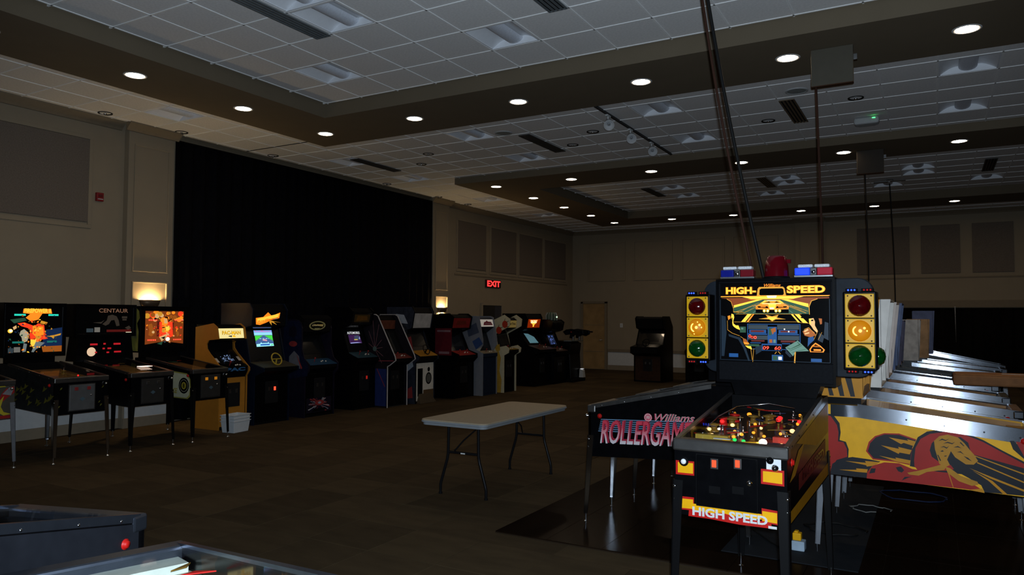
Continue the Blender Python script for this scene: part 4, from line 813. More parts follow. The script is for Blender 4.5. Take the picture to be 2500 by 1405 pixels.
PAR=[('K',[(-1.306,1.031),(-1.255,1.027),(-1.211,0.966),(-1.204,0.899),(-1.212,0.844),(-1.17,0.834),(-1.152,0.782),(-1.156,0.721),(-1.228,0.691),(-1.267,0.622),(-1.27,0.592),(-1.318,0.593)]),
 ('R',[(-1.313,1.019),(-1.271,1.015),(-1.228,0.951),(-1.219,0.898),(-1.223,0.833),(-1.186,0.83),(-1.165,0.784),(-1.162,0.727),(-1.234,0.697),(-1.274,0.628),(-1.276,0.598),(-1.318,0.597)]),
 ('R',[(-1.039,0.779),(-1.02,0.847),(-0.98,0.891),(-0.92,0.917),(-0.826,0.922),(-0.72,0.89),(-0.744,0.833),(-0.757,0.741),(-0.764,0.708),(-0.858,0.721),(-0.995,0.724)]),
 ('K',[(-1.027,0.78),(-1.011,0.838),(-0.974,0.883),(-0.917,0.909),(-0.826,0.912),(-0.723,0.881),(-0.747,0.829),(-0.759,0.741),(-0.767,0.717),(-0.858,0.731),(-0.991,0.734)]),
 ('Y',[(-0.891,0.89),(-0.769,0.876),(-0.777,0.887),(-0.726,0.876),(-0.741,0.843),(-0.798,0.859),(-0.815,0.849)]),
 ('Y',[(-0.942,0.83),(-0.828,0.815),(-0.833,0.828),(-0.75,0.813),(-0.762,0.782),(-0.825,0.789),(-0.831,0.779)]),
 ('Y',[(-0.955,0.755),(-0.846,0.742),(-0.852,0.752),(-0.757,0.741),(-0.763,0.716),(-0.846,0.724)]),
 ('K',[(-1.28,0.591),(-1.263,0.667),(-1.203,0.71),(-1.128,0.729),(-1.019,0.723),(-0.947,0.714),(-1.001,0.674),(-1.032,0.631),(-1.037,0.588)]),
 ('Y',[(-1.175,0.696),(-1.04,0.696),(-1.046,0.709),(-0.953,0.709),(-0.983,0.682),(-1.034,0.67),(-1.04,0.679)]),
 ('Y',[(-1.218,0.629),(-1.102,0.64),(-1.105,0.65),(-1.029,0.651),(-1.035,0.626),(-1.102,0.625)]),
 ('R',[(-1.037,0.586),(-1.033,0.63),(-0.995,0.681),(-0.923,0.711),(-0.829,0.714),(-0.749,0.683),(-0.681,0.678),(-0.557,0.707),(-0.492,0.647),(-0.385,0.616),(-0.338,0.587),(-0.386,0.58),(-0.773,0.584)]),
 ('K',[(-0.763,0.701),(-0.747,0.819),(-0.711,0.906),(-0.654,0.95),(-0.575,0.969),(-0.433,0.961),(-0.327,0.92),(-0.223,0.861),(-0.102,0.797),(-0.104,0.733),(-0.384,0.678),(-0.602,0.68)]),
 ('R',[(-0.736,0.743),(-0.726,0.831),(-0.694,0.896),(-0.637,0.935),(-0.542,0.957),(-0.433,0.947),(-0.327,0.906),(-0.223,0.848),(-0.103,0.783),(-0.103,0.751),(-0.277,0.785),(-0.382,0.803),(-0.491,0.71),(-0.546,0.692),(-0.715,0.677),(-0.734,0.704)]),
 ('K',[(-0.64,0.823),(-0.627,0.872),(-0.593,0.91),(-0.455,0.928),(-0.412,0.894),(-0.4,0.839),(-0.382,0.809),(-0.535,0.725),(-0.59,0.751),(-0.628,0.779)]),
 ('K',[(-0.524,0.745),(-0.468,0.782),(-0.426,0.761),(-0.382,0.817),(-0.103,0.754),(-0.107,0.575),(-0.325,0.573),(-0.343,0.617),(-0.417,0.659),(-0.492,0.698)]),
 ('Y',[(-0.382,0.814),(-0.104,0.721),(-0.104,0.712),(-0.382,0.808)]),
 ('Y',[(-0.364,0.77),(-0.105,0.667),(-0.105,0.658),(-0.364,0.762)]),
 ('Y',[(-0.41,0.725),(-0.279,0.677),(-0.106,0.615),(-0.106,0.602),(-0.289,0.667)]),
 ('Y',[(-0.389,0.709),(-0.279,0.653),(-0.193,0.57),(-0.218,0.571),(-0.3,0.65)]),
 ('G',[(-0.613,0.889),(-0.581,0.924),(-0.531,0.939),(-0.471,0.925),(-0.434,0.889),(-0.405,0.848),(-0.379,0.816),(-0.358,0.777),(-0.383,0.75),(-0.428,0.747),(-0.458,0.767),(-0.49,0.789),(-0.514,0.828),(-0.537,0.769),(-0.521,0.733),(-0.552,0.714),(-0.584,0.736),(-0.595,0.782),(-0.608,0.832)]),
 ('G',[(-0.535,0.734),(-0.555,0.697),(-0.658,0.672),(-0.71,0.641),(-0.767,0.642),(-0.779,0.654),(-0.715,0.673),(-0.658,0.696),(-0.579,0.728)]),
 ('G',[(-0.549,0.72),(-0.519,0.711),(-0.46,0.667),(-0.364,0.638),(-0.358,0.619),(-0.396,0.607),(-0.471,0.63),(-0.536,0.68)]),
 ('Y',[(-0.533,0.678),(-0.527,0.678),(-0.502,0.583),(-0.506,0.583)]),
 ('K',[(-0.85,0.683),(-0.818,0.694),(-0.798,0.669),(-0.813,0.651),(-0.836,0.658)]),
 ('K',[(-1.02,0.622),(-1.007,0.66),(-0.977,0.663),(-0.984,0.632)]),
 ('K',[(-0.796,0.623),(-0.75,0.629),(-0.773,0.62),(-0.814,0.596)]),
 ('K',[(-0.178,0.927),(-0.155,0.929),(-0.101,0.866),(-0.102,0.815),(-0.161,0.873)]),
 ('R',[(-0.145,0.925),(-0.1,0.922),(-0.102,0.833)]),
 ('Y',[(-0.418,0.578),(-0.338,0.596),(-0.324,0.568)]),
 ('K',[(-0.587,0.891),(-0.565,0.909),(-0.543,0.901),(-0.521,0.913),(-0.543,0.895),(-0.565,0.9)]),
 ('K',[(-0.56,0.875),(-0.532,0.89),(-0.505,0.883),(-0.488,0.894),(-0.505,0.876),(-0.532,0.882)]),
 ('K',[(-0.577,0.848),(-0.555,0.859),(-0.538,0.851),(-0.522,0.865),(-0.538,0.843),(-0.555,0.852)]),
 ('K',[(-0.5,0.855),(-0.472,0.867),(-0.451,0.853),(-0.472,0.858)]),
 ('K',[(-0.479,0.825),(-0.457,0.833),(-0.435,0.81),(-0.457,0.824)]),
 ('K',[(-0.577,0.822),(-0.563,0.83),(-0.555,0.824),(-0.566,0.819)]),
 ('K',[(-0.553,0.793),(-0.539,0.797),(-0.542,0.79),(-0.553,0.788)]),
 ('K',[(-0.595,0.795),(-0.589,0.797),(-0.573,0.759),(-0.579,0.755)]),
 ('K',[(-0.441,0.803),(-0.414,0.793),(-0.393,0.771),(-0.42,0.784)]),
 ('K',[(-0.456,0.896),(-0.434,0.87),(-0.44,0.869),(-0.461,0.89)])]
art('side_stencil',p1,(-.29,0,0),(0,-1,0),(0,0,1),[(COL[c],P) for c,P in PAR],.00012)
h1=[c for c in p1.children if c.name.startswith('head') and 'foot' not in c.name][0]
h1.data.materials[0]=COL['Y']
art('head_stencil',h1,(-.35,0,0),(0,-1,0),(0,0,1),[(COL['K'],[(-1.13,1.17),(-1.10,1.17),(-1.20,1.75),(-1.28,1.75)]),(COL['K'],[(-1.20,1.17),(-1.17,1.17),(-1.28,1.8),(-1.34,1.8)]),(COL['K'],[(-1.27,1.17),(-1.24,1.17),(-1.34,1.55)]),(COL['Y'],[(-1.33,1.18),(-1.29,1.18),(-1.31,1.5)])])
MB().box(-.30,.30,1.24,1.30,1.20,1.85).build('insert_panel',mat('insert_red',(.30,.03,.015),.6,var=.4,scale=12),h1)
MB().box(-.26,.0,1.20,1.24,1.22,1.36).build('circuit_board',OFFW,h1); MB().box(-.33,.33,1.052,1.07,1.178,1.215).build('lower_rail',PLY,h1)
def rowm(label,yc,headm,seed,x=.60,z1=1.90,z0=1.14,tilt=.08,hw=.68,rh=.075,side=BLACK,ndec=7,inner=WOOD,lit=1,hd=.30,zr=1.10,railm=None):
    return pinball(label,(x,yc,0),PI/2,.58,1.35,.985,zr,.42,.50,side,BLACK,railm or AL,rh,MATS['leg_grey'],dict(w=hw,z0=z0,z1=z1,d=hd,y=1.0,tilt=tilt,mat=headm,glass=False,edge=PLY),group=GR,ndec=ndec,seed=seed,inner=inner,lit=lit)
rowm('pinball machine with a tall worn white head, second in the right-hand row',7.44,CREAM,22)
rowm('pinball machine with a narrow white head, third in the right-hand row',8.62,mat('warm_white_print',(.66,.56,.50),.6,var=.12,scale=6),23)
rowm('pinball machine with a blue head, fourth in the right-hand row',10.05,mat('head_blue',(.055,.085,.19),.45,var=.2),24,z1=1.92,inner=NAVY,ndec=2)
rowm('dark pinball machine with purple head art, fifth in the right-hand row',11.25,mat('purple_head',(.03,.02,.06),.45,var=.3),25,.62,1.72,1.14,.04,ndec=3,rh=.03,railm=BLACK,inner=BLACK)
rowm('pinball machine with a grey-white boarded head, sixth in the right-hand row',12.45,mat('pale_board',(.40,.36,.32),.6,var=.2),26,.80,1.73,1.14,.03,ndec=2,lit=0,rh=.05)
rowm('pinball machine with a bare wood head, seventh in the right-hand row',13.45,WOOD,27,.92,1.74,1.14,.02,ndec=2,lit=0,rh=.03)
rowm('pinball machine with a round-topped blue head, last in the right-hand row',14.55,mat('far_head_blue',(.06,.07,.15),.45,var=.2),28,.98,1.88,1.16,.03,ndec=2,lit=0,rh=.05,zr=1.20)
# cardboard carton lying on a machine of that row
t=thing('cardboard_box','long brown cardboard box lying across the machines at the right','box',(.78,8.86,1.075))
CB=mat('cardboard',(.20,.085,.032),.75,var=.15)
MB().box(-.62,.24,-.22,.24,.0,.105).build('carton',CB,t,.02); MB().box(-.60,.22,-.21,.02,.105,.110).box(-.60,.22,.03,.23,.105,.110).build('flap',mat('cardboard_light',(.30,.12,.035),.7,var=.15),t)
MB().box(-.20,.10,.0,.05,.111,.113).build('packing_tape',mat('tape',(.5,.42,.33),.3),t)
# floor mat and clutter under the row
t=thing('floor_mat','dark blue-grey rubber mat on the dance floor under the lit machine','mat',(-.93,7.05,.012))
MB().box(-.46,.46,-1.5,1.45,0,.008).build('mat_sheet',mat('mat_blue',(.007,.009,.012),.8,var=.15),t,.003)
t=thing('plug_box','small pale blue box with a yellow plug adapter standing on the mat','plug box',(-.895,5.86,.02))
MB().box(-.045,.045,-.045,.045,0,.07).build('carton',mat('pale_blue_card',(.30,.38,.46),.6),t,.006); MB().box(-.04,.02,-.03,.03,.071,.125).box(-.03,.0,-.025,.025,.125,.138).build('plug_adapter',YEL,t,.008)
WC=mat('white_cord',(.16,.16,.15),.5)
def coil(c,r,n,z,turn=1.0,wob=.02): return [(c[0]+(r+wob*math.sin(k*1.7))*math.cos(2*PI*turn*k/n),c[1]+(r*.8+wob*math.cos(k*2.1))*math.sin(2*PI*turn*k/n),z+.004*math.sin(k)) for k in range(n+1)]
cord(coil((-.72,6.55),.22,22,.03,.9),.008,'black cord looped on the mat beneath the yellow machine',BC)
cord(coil((-.52,7.4),.16,20,.03,.8),.005,'white cord looped on the floor behind the machine legs',WC)
cord(coil((-.2,8.2),.28,40,.02,2.2),.005,'blue cord coiled on the floor beneath the right-hand row',mat('blue_cord',(.008,.018,.06),.5))
cord([(-1.3,6.2,.03),(-1.1,5.9,.03),(-.96,5.76,.03)],.006,'thin black cord running to the yellow plug',BC)

# ---- two headless machines cut off by the bottom left corner
DG=mat('metallic_side',(.018,.020,.026),.35,.4,var=.12)
xd=Vector((-.956,-.29,0)); A=Vector((-2.65,1.79,0)); o_=A+xd*.29
f1=pinball('dark pinball cabinet with a red flipper button in the lower left corner',(o_.x,o_.y,0),R_(197),.58,1.0,.95,1.10,.42,.50,BLACK,BLACK,mat('blue_steel',(.085,.10,.13),.3,.9),.020,CHROME,None,group='pinball cabinets in the lower left corner',ndec=8,seed=31,lit=0,pf=mat('dull_playfield',(.06,.055,.04),.4,var=.4))
MB().prism([(.03,.725),(.74,.865),(1.0,.875),(1.0,1.075),(.74,1.075),(.03,.93)],'x',-.2935,-.2905).build('side_cladding',DG,f1)
for y in (.10,.16): MB().lathe([(.0005,.010),(.010,.008),(.013,0)],10,(-.293,y,.70+.01*y),(-1,0,0)).build('leg_bolt',CHROME,f1)
for y in (.30,.36,.42,.48): MB().lathe([(.0005,.006),(.007,.005),(.009,0)],8,(-.291,y,.705+.1*y-.02),(-1,0,0)).build('bolt',CHROME,f1)
art('side_emblem',f1,(-.2935,0,0),(0,-1,0),(0,0,1),[(OFFW,[(-.33,.735),(-.29,.745),(-.31,.755),(-.26,.757),(-.28,.768),(-.235,.765),(-.22,.775),(-.20,.76),(-.17,.768),(-.18,.752),(-.16,.745),(-.20,.74),(-.22,.725),(-.25,.735),(-.28,.725)]),(BLACK,[(-.27,.74),(-.24,.742),(-.22,.757),(-.25,.75)])])
xd=Vector((-.31,-.95,0)).normalized(); A=Vector((-2.22,1.64,0)); o_=A+xd*.29
f2=pinball('glass-topped pinball cabinet with pale apron at the bottom edge',(o_.x,o_.y,0),R_(252),.58,1.40,.95,1.12,.42,.50,BLACK,BLACK,mat('blue_steel',(.085,.10,.13),.3,.9),.025,CHROME,None,group='pinball cabinets in the lower left corner',ndec=8,seed=32,lit=0,apron=mat('apron_pale',(.46,.50,.44),.5,var=.10),pf=mat('pale_playfield',(.36,.38,.28),.4,var=.35,scale=7))

# ---- left row of pinball machines
GL='pinball machines along the left wall'
def bg1(bo,org,ux,uy,gw,gh):
    r=random.Random(3)
    S=[(BK,rect(0,0,1,1)),(N('dusk_blue',(.006,.02,.07),.8),[(.62,.15),(1,.1),(1,.55),(.7,.5)]),(BDO,[(.65,.02),(1,.02),(1,.15),(.62,.14)]),
      (BO,[(.28,.95),(.78,.95),(.80,.85),(.62,.85),(.55,.72),(.42,.68),(.32,.76),(.40,.84),(.27,.86)]),(BRD,[(.18,.64),(.30,.66),(.48,.58),(.55,.64),(.66,.60),(.68,.38),(.70,.30),(.58,.28),(.55,.18),(.44,.14),(.40,.40),(.42,.52),(.25,.58)]),
      (BO,[(.45,.58),(.64,.57),(.66,.40),(.52,.34),(.45,.42)]),(BYL,[(.42,.30),(.52,.28),(.52,.18),(.46,.14),(.42,.20)]),(BGD,[(.50,.38),(.62,.36),(.58,.30),(.52,.31)]),
      (N('figure_pale',(.55,.50,.34),.55),[(.24,.48),(.30,.52),(.36,.46),(.40,.40),(.36,.26),(.28,.22),(.26,.34),(.22,.40)]),(N('figure_grey',(.20,.24,.24),.6),[(.30,.22),(.36,.20),(.34,.04),(.28,.03)]),(N('figure_grey',(.2,.24,.24),.6),[(.52,.26),(.68,.22),(.58,.12),(.52,.08),(.48,.02),(.44,.03)]),
      (BGD,[(.70,.36),(.84,.38),(.98,.42),(.97,.38),(.86,.35),(.84,.30),(.80,.34)]),(BCY,rect(.12,.80,.32,.84)),(BCY,rect(.73,.80,.92,.84)),(N('teal_dim',(.01,.16,.13),.8),rect(.10,.22,.30,.26)),(N('teal_dim',(.01,.16,.13),.8),rect(.72,.22,.90,.26)),(BYL,circ(.06,.48,.045)),(BWH,circ(.07,.485,.028)),(BSK,[(.10,.56),(.16,.60),(.17,.54),(.12,.50)]),
      (BST,rect(.03,.02,.12,.12)),(OFFW,rect(.13,.03,.24,.14)),(BGR,[(.05,.72),(.30,.76),(.34,.70),(.12,.64)]),(BGD,[(.60,.70),(.72,.66),(.70,.62),(.58,.64)])]
    for k in range(90):
        x=min(.97,max(.03,r.gauss(.46,.20))); y=min(.80,max(.03,r.gauss(.42,.20))); s=r.uniform(.012,.035); a=r.uniform(0,6.3)
        c=[BO,BRD,BGD,BYL,BDO] if .28<x<.70 else [N('dusk_blue',(.006,.02,.07),.8),BST,BGR,BDO,BGD]
        S.append((r.choice(c),[(x+s*math.cos(a),y+s*math.sin(a)),(x+.6*s*math.cos(a+1.9),y+.6*s*math.sin(a+1.9)),(x+s*.9*math.cos(a+3.4),y+.7*s*math.sin(a+3.4)),(x+.5*s*math.cos(a+4.8),y+.5*s*math.sin(a+4.8))]))
    art('printed_scene',bo,org,ux,uy,S,.00014)
    text('FIREPOWER II',bo,Vector(org)+ux*.53+uy*.865,ux.normalized(),uy.normalized(),.055,BYL,.32,0,.03,.009)
m1=pinball('pinball machine with a lit fiery orange and blue backglass, nearest on the left wall',(-8.90,5.165,0),PI/2,.64,1.30,.98,1.12,.42,.50,mat('flame_black',(.010,.011,.012),.45,var=.3),BLACK,DSTEEL,.02,CHROME,
   dict(w=.76,z0=1.20,z1=1.885,d=.26,y=1.05,bg=bg1,frame=.045),group=GL,ndec=5,seed=51,door=mat('door_grey',(.10,.10,.10),.4,.3,var=.1),door_lights=mat('door_red',(.20,.02,.02),.4))
r=random.Random(9); S=[]
OLV=mat('flame_olive',(.09,.085,.012),.5,var=.3)
for k in range(16):
    u=-r.uniform(.1,1.2); v=r.uniform(.62,.85); S.append((OLV,[(u,v),(u+.05,v+.02),(u+.11,v+.055),(u+.06,v+.05),(u+.03,v+.075),(u+.02,v+.04)]))
art('side_flames',m1,(-.32,0,0),(0,-1,0),(0,0,1),S,.0002)
S=[(OLV,[(x,z),(x+.02,z+.01),(x+.03,z+.03),(x+.01,z+.025)]) for x,z in ((-.26,.85),(.2,.66),(.24,.84),(-.28,.64),(.22,.62))]; art('front_flames',m1,(0,-.004,0),(1,0,0),(0,0,1),S)
def bg2(bo,org,ux,uy,gw,gh):
    D1=N('centaur_dim',(.035,.027,.02),.7); D2=N('centaur_red',(.09,.007,.006),.7)
    S=[(BK,rect(0,0,1,1)),(D1,[(.52,.68),(.60,.72),(.68,.66),(.72,.5),(.74,.30),(.68,.28),(.64,.52),(.58,.5),(.54,.36),(.48,.30),(.42,.36),(.50,.5)]),(D1,[(.25,.42),(.40,.44),(.46,.52),(.40,.38)]),(D1,rect(.78,.58,.88,.66)),(D1,rect(.79,.50,.87,.56)),(D1,[(.84,.22),(.92,.30),(.96,.2),(.9,.14)]),(D2,rect(.50,.06,.96,.15)),(OFFW,rect(.28,.06,.38,.24)),(BST,rect(.14,.06,.26,.20)),(BWH,rect(.86,.035,.97,.05))]
    art('printed_scene',bo,org,ux,uy,S,.00025)
    text('CENTAUR',bo,Vector(org)+ux*.62+uy*.80,ux.normalized(),uy.normalized(),.055,N('centaur_title',(.20,.10,.06),.8),.42,0,.01,.006)
m2=pinball('black pinball machine lettered CENTAUR with a wide head on a sloping neck',(-8.92,6.10,0),PI/2,.60,1.30,.98,1.12,.42,.50,BLACK,BLACK,DSTEEL,.02,mat('leg_black',(.003,.003,.0035),.35,0,spec=.2),
   dict(w=.86,z0=1.44,z1=1.885,d=.28,y=1.03,bg=bg2,frame=.04,nw=.82,nw2=.74),group=GL,ndec=4,seed=52,door=mat('door_dark',(.035,.033,.032),.4,.3),lit=1)
for x,z,w_,h_ in ((-.17,1.335,.10,.025),(-.02,1.34,.03,.022),(.16,1.335,.10,.025),(-.03,1.275,.03,.022),(.05,1.275,.05,.022),(-.14,1.225,.03,.02),(.03,1.22,.035,.02),(.17,1.225,.10,.022)):
    MB().box(x-w_/2,x+w_/2,1.044,1.052,z-h_/2,z+h_/2).build('score_display',N('display_dim_red',(.8,.02,.03),.45),m2)
MB().lathe([(.0005,.006),(.055,.004),(.062,0)],20,(-.20,1.05,1.235),(0,-1,0)).build('lit_disc',N('disc_glow',(.75,.52,.34),.9),m2)
MB().box(.04,.20,.30,.40,1.045,1.05).build('lit_card',N('card_glow',(1.,.72,.55),3.0),m2)
def bg3(bo,org,ux,uy,gw,gh):
    r=random.Random(4); S=[(BBR,rect(0,0,1,1)),(BK,[(.0,.0),(1,0),(1,.08),(.5,.16),(0,.08)]),(BDK,[(.30,.30),(.72,.30),(.75,.75),(.30,.72)])]
    for k in range(26):
        x=r.uniform(.03,.97); y=r.uniform(.74,.97); S.append((r.choice([BO,BDO,BGD,BSK,BRD]),circ(x,y,r.uniform(.03,.085),9,1.,r.random())))
    S+=[(BK,rect(.22,.74,.30,.80)),(BK,rect(.50,.76,.58,.84)),(BRD,[(.36,.70),(.70,.70),(.72,.30),(.62,.26),(.36,.28)]),(BO,[(.44,.82),(.56,.80),(.60,.60),(.66,.52),(.58,.40),(.46,.42),(.42,.60)]),(BSK,[(.47,.80),(.55,.78),(.56,.66),(.48,.66)]),(BYL,[(.50,.56),(.60,.58),(.62,.48),(.54,.44)]),(BGD,[(.42,.50),(.50,.50),(.48,.40),(.42,.42)]),(BSK,[(.36,.28),(.48,.34),(.60,.38),(.54,.28),(.42,.16)]),(BK,[(.40,.26),(.52,.30),(.48,.22)]),
      (BDO,[(.06,.62),(.16,.66),(.20,.52),(.24,.38),(.16,.30),(.08,.34),(.10,.48)]),(BSK,circ(.20,.42,.035)),(BDO,[(.78,.44),(.86,.42),(.88,.32),(.82,.28)]),(BGD,circ(.96,.9,.02)),(BWH,circ(.575,.22,.055)),(BST,circ(.50,.15,.03)),(BGR,[(.3,.10),(.45,.16),(.42,.06)])]
    for k in range(70):
        x=min(.96,max(.04,r.gauss(.5,.22))); y=min(.95,max(.12,r.gauss(.52,.22))); s=r.uniform(.012,.04); a=r.uniform(0,6.3)
        S.insert(-12,(r.choice([BO,BRD,BDO,BGD,BSK,BBR,BK]),[(x+s*math.cos(a),y+s*math.sin(a)),(x+.6*s*math.cos(a+1.9),y+.6*s*math.sin(a+1.9)),(x+s*.9*math.cos(a+3.4),y+.7*s*math.sin(a+3.4)),(x+.5*s*math.cos(a+4.8),y+.5*s*math.sin(a+4.8))]))
    for x,y in ((.08,.735),(.75,.735),(.06,.185),(.72,.185)):
        for k in range(5): S.append((DISP,rect(x+k*.045,y,x+k*.045+.03,y+.035)))
    S+=[(BRD,circ(.80,.54,.03)),(BRD,circ(.92,.54,.03))]
    art('printed_scene',bo,org,ux,uy,S,.00010)
m3=pinball('pinball machine with a glowing orange backglass and a number eight ball on its side',(-8.85,6.94,0),PI/2,.57,1.30,.98,1.12,.42,.50,BLACK,BLACK,DSTEEL,.02,mat('leg_black',(.003,.003,.0035),.35,0,spec=.2),
   dict(w=.77,z0=1.20,z1=1.87,d=.30,y=1.03,bg=bg3,frame=.07),group=GL,ndec=3,seed=53,door=mat('door_dark',(.035,.033,.032),.4,.3),door_lights=glow('door_amber',(1.,.35,.02),.25))
CRG=mat('cream_green',(.42,.43,.30),.5,var=.08)
S=[(mat('olive_line',(.25,.24,.05),.5),[(-1.2,.60),(-.10,.585),(-.05,.62),(-.035,.72),(-.05,.86),(-.12,.935),(-1.2,1.02)]),(CRG,[(-1.2,.615),(-.12,.60),(-.07,.64),(-.055,.72),(-.07,.85),(-.14,.92),(-1.2,1.0)]),(BLACK,circ(-.185,.765,.11)),(CRG,circ(-.185,.765,.085)),(BLACK,circ(-.185,.765,.08)),(mat('ball_gold',(.33,.27,.03),.5),circ(-.185,.765,.05))]
art('side_print',m3,(-.285,0,0),(0,-1,0),(0,0,1),S,.0003)
text('8',m3,(-.285,.185,.735),(0,-1,0),(0,0,1),.06,BLACK,.04,0,.03,.004); text('DELUXE',m3,(-.285,.50,.66),(0,-1,-.05),(0,0,1),.07,MATS['ball_gold'],.36,.15,.03,.003)
h3=[c for c in m3.children if c.name.startswith('head') and 'foot' not in c.name][0]
art('head_print',h3,(-.385,0,0),(0,-1,0),(0,0,1),[(mat('head_olive',(.26,.24,.05),.5,var=.3,scale=7),[(-1.32,1.22),(-1.09,1.22),(-1.08,1.5),(-1.12,1.62),(-1.06,1.7),(-1.08,1.8),(-1.14,1.84),(-1.32,1.82)]),(mat('head_olive_dark',(.15,.15,.06),.5,var=.3),[(-1.32,1.42),(-1.12,1.40),(-1.14,1.58),(-1.30,1.62)]),(BLACK,[(-1.30,1.22),(-1.2,1.22),(-1.24,1.30)])])
m0=pinball('pinball machine with yellow and red front art cut off at the left edge',(-9.09,4.20,0),PI/2,.62,1.30,.98,1.12,.42,.50,BLACK,mat('front_olive',(.05,.045,.035),.5),DSTEEL,.02,MATS['leg_grey'],dict(w=.72,z0=1.20,z1=1.80,d=.26,y=1.05,bg=None),group=GL,ndec=2,seed=54,lit=0)
YO=mat('front_yellow',(.36,.29,.02),.5)
art('front_print',m0,(0,-.004,0),(1,0,0),(0,0,1),[(YO,[(-.1,.905),(.22,.92),(.2,.935),(-.1,.925)]),(mat('front_red',(.22,.012,.012),.5),[(.12,.70),(.17,.84),(.22,.90),(.30,.92),(.31,.85),(.24,.80)]),(YO,[(.14,.64),(.15,.76),(.20,.82),(.17,.70),(.20,.64),(.28,.61),(.20,.60)]),(MATS['front_red'],rect(-.31,.565,.31,.60)),(mat('front_grey',(.18,.17,.18),.5),[(.18,.84),(.25,.91),(.30,.90),(.27,.82)])])
# ------------------------------------------------------------------ folding table
tb=thing('folding_table','grey folding table with curved black legs standing alone on the carpet','table',(-3.965,6.68,0))
TT=mat('table_top',(.30,.245,.17),.6,var=.05,scale=30); TE=mat('table_edge',(.20,.215,.23),.45,var=.05)
def rrz(x0,x1,y0,y1,r,n=6): return rr(x0,x1,y0,y1,r,n)
MB().prism(rrz(-.375,.375,-.89,.89,.07),'z',.728,.745).build('tabletop',TT,tb,.006); MB().prism(rrz(-.362,.362,-.877,.877,.06),'z',.690,.728).build('apron',TE,tb,.004); MB().prism(rrz(-.379,.379,-.894,.894,.072),'z',.715,.733).build('edge_band',TE,tb,.006)
for s in (-1,1):
    y=s*.68
    for q in (-1,1):
        MB().tube([(q*.17,y,.69),(q*.175,y,.40),(q*.185,y,.345),(q*.255,y,.12),(q*.262,y,.09),(q*.262,y,.012)],.0145,10).tube([(q*.262,y,.0),(q*.262,y,.018)],.018,10).build('leg',mat('table_leg_black',(.010,.010,.011),.25,.3),tb)
    MB().tube([(-.175,y,.415),(.175,y,.415)],.013,8).build('cross_bar',MATS['table_leg_black'],tb)
    MB().tube([(-.10,y,.43),(-.06,y-s*.10,.52),(-.03,y-s*.26,.60),(-.02,y-s*.30,.695)],.008,8).build('folding_brace',MATS['table_leg_black'],tb)
    MB().box(-.2,.2,y-.03,y+.03,.675,.69).build('hinge_plate',DSTEEL,tb)
MB().box(-.02,.03,-.696,-.6945,.408,.42).build('maker_label',WHITE,tb)
# stacked white tubs
TUB=mat('tub_white',(.55,.57,.58),.5,var=.04)
for k in range(3):
    t=thing('storage_tub',['white plastic tub, lowest of the stack by the orange cabinet','white plastic tub, middle of the stack by the orange cabinet','white plastic tub, topmost of the stack by the orange cabinet'][k],'tub',(-9.13,7.62,.0+k*.045),R_(8),'stacked white tubs')
    a0,a1,b0,b1=.11,.125,.15,.17; b=MB(); v=[]
    def ring(a,b_,z): return [(-a,-b_,z),(a,-b_,z),(a,b_,z),(-a,b_,z)]
    for a,bb,z in ((a0,b0,.0),(a1,b1,.16),(a1+.012,b1+.012,.163),(a1+.012,b1+.012,.172),(a1-.004,b1-.004,.172),(a0-.005,b0-.005,.006)): v+=ring(a,bb,z)
    f=[(3,2,1,0),(20,21,22,23)]
    for j in range(5):
        for q in range(4): f.append((j*4+q,j*4+(q+1)%4,(j+1)*4+(q+1)%4,(j+1)*4+q))
    b.add(v,f); b.build('shell',TUB,t,.004)
    for s in (-1,1): MB().box(-.05,.05,s*.182-.012,s*.182+.012,.155,.163).build('handle',TUB,t)

# ------------------------------------------------------------------ arcade cabinets
def plate(par,name,P,Q,w,mu,mv0,mv1,th,m,bev=.003,xoff=0.):
    """slab lying on the cabinet's front outline between P and Q (y,z)"""
    P,Q=Vector((0,*P)),Vector((0,*Q)); d=Q-P; n=Vector((1,0,0)).cross(d).normalized(); a=P+d*mv0; c=P+d*mv1; x=w/2-mu; X=Vector((xoff,0,0))
    v=[X+a+Vector((-x,0,0)),X+a+Vector((x,0,0)),X+a+Vector((x,0,0))+n*th,X+a+Vector((-x,0,0))+n*th,X+c+Vector((-x,0,0)),X+c+Vector((x,0,0)),X+c+Vector((x,0,0))+n*th,X+c+Vector((-x,0,0))+n*th]
    b=MB(); b.add(v,[(0,1,2,3),(7,6,5,4),(0,4,5,1),(1,5,6,2),(2,6,7,3),(3,7,4,0)])
    o=b.build(name,m,par,bev)
    return o,(a+Vector((-x,0,0))+X+n*th),Vector((2*x,0,0)),c-a
BZ=mat('bezel_black',(.006,.006,.007),.18,coat=.4); SCR=mat('dark_screen',(.008,.009,.010),.12,coat=.8)
STD=[(.06,0),(.06,.76),(-.03,.84),(-.03,.90),(.20,.985),(.38,1.40),(.15,1.47),(.10,1.70),(.20,1.77),(.80,1.77),(.80,0)]
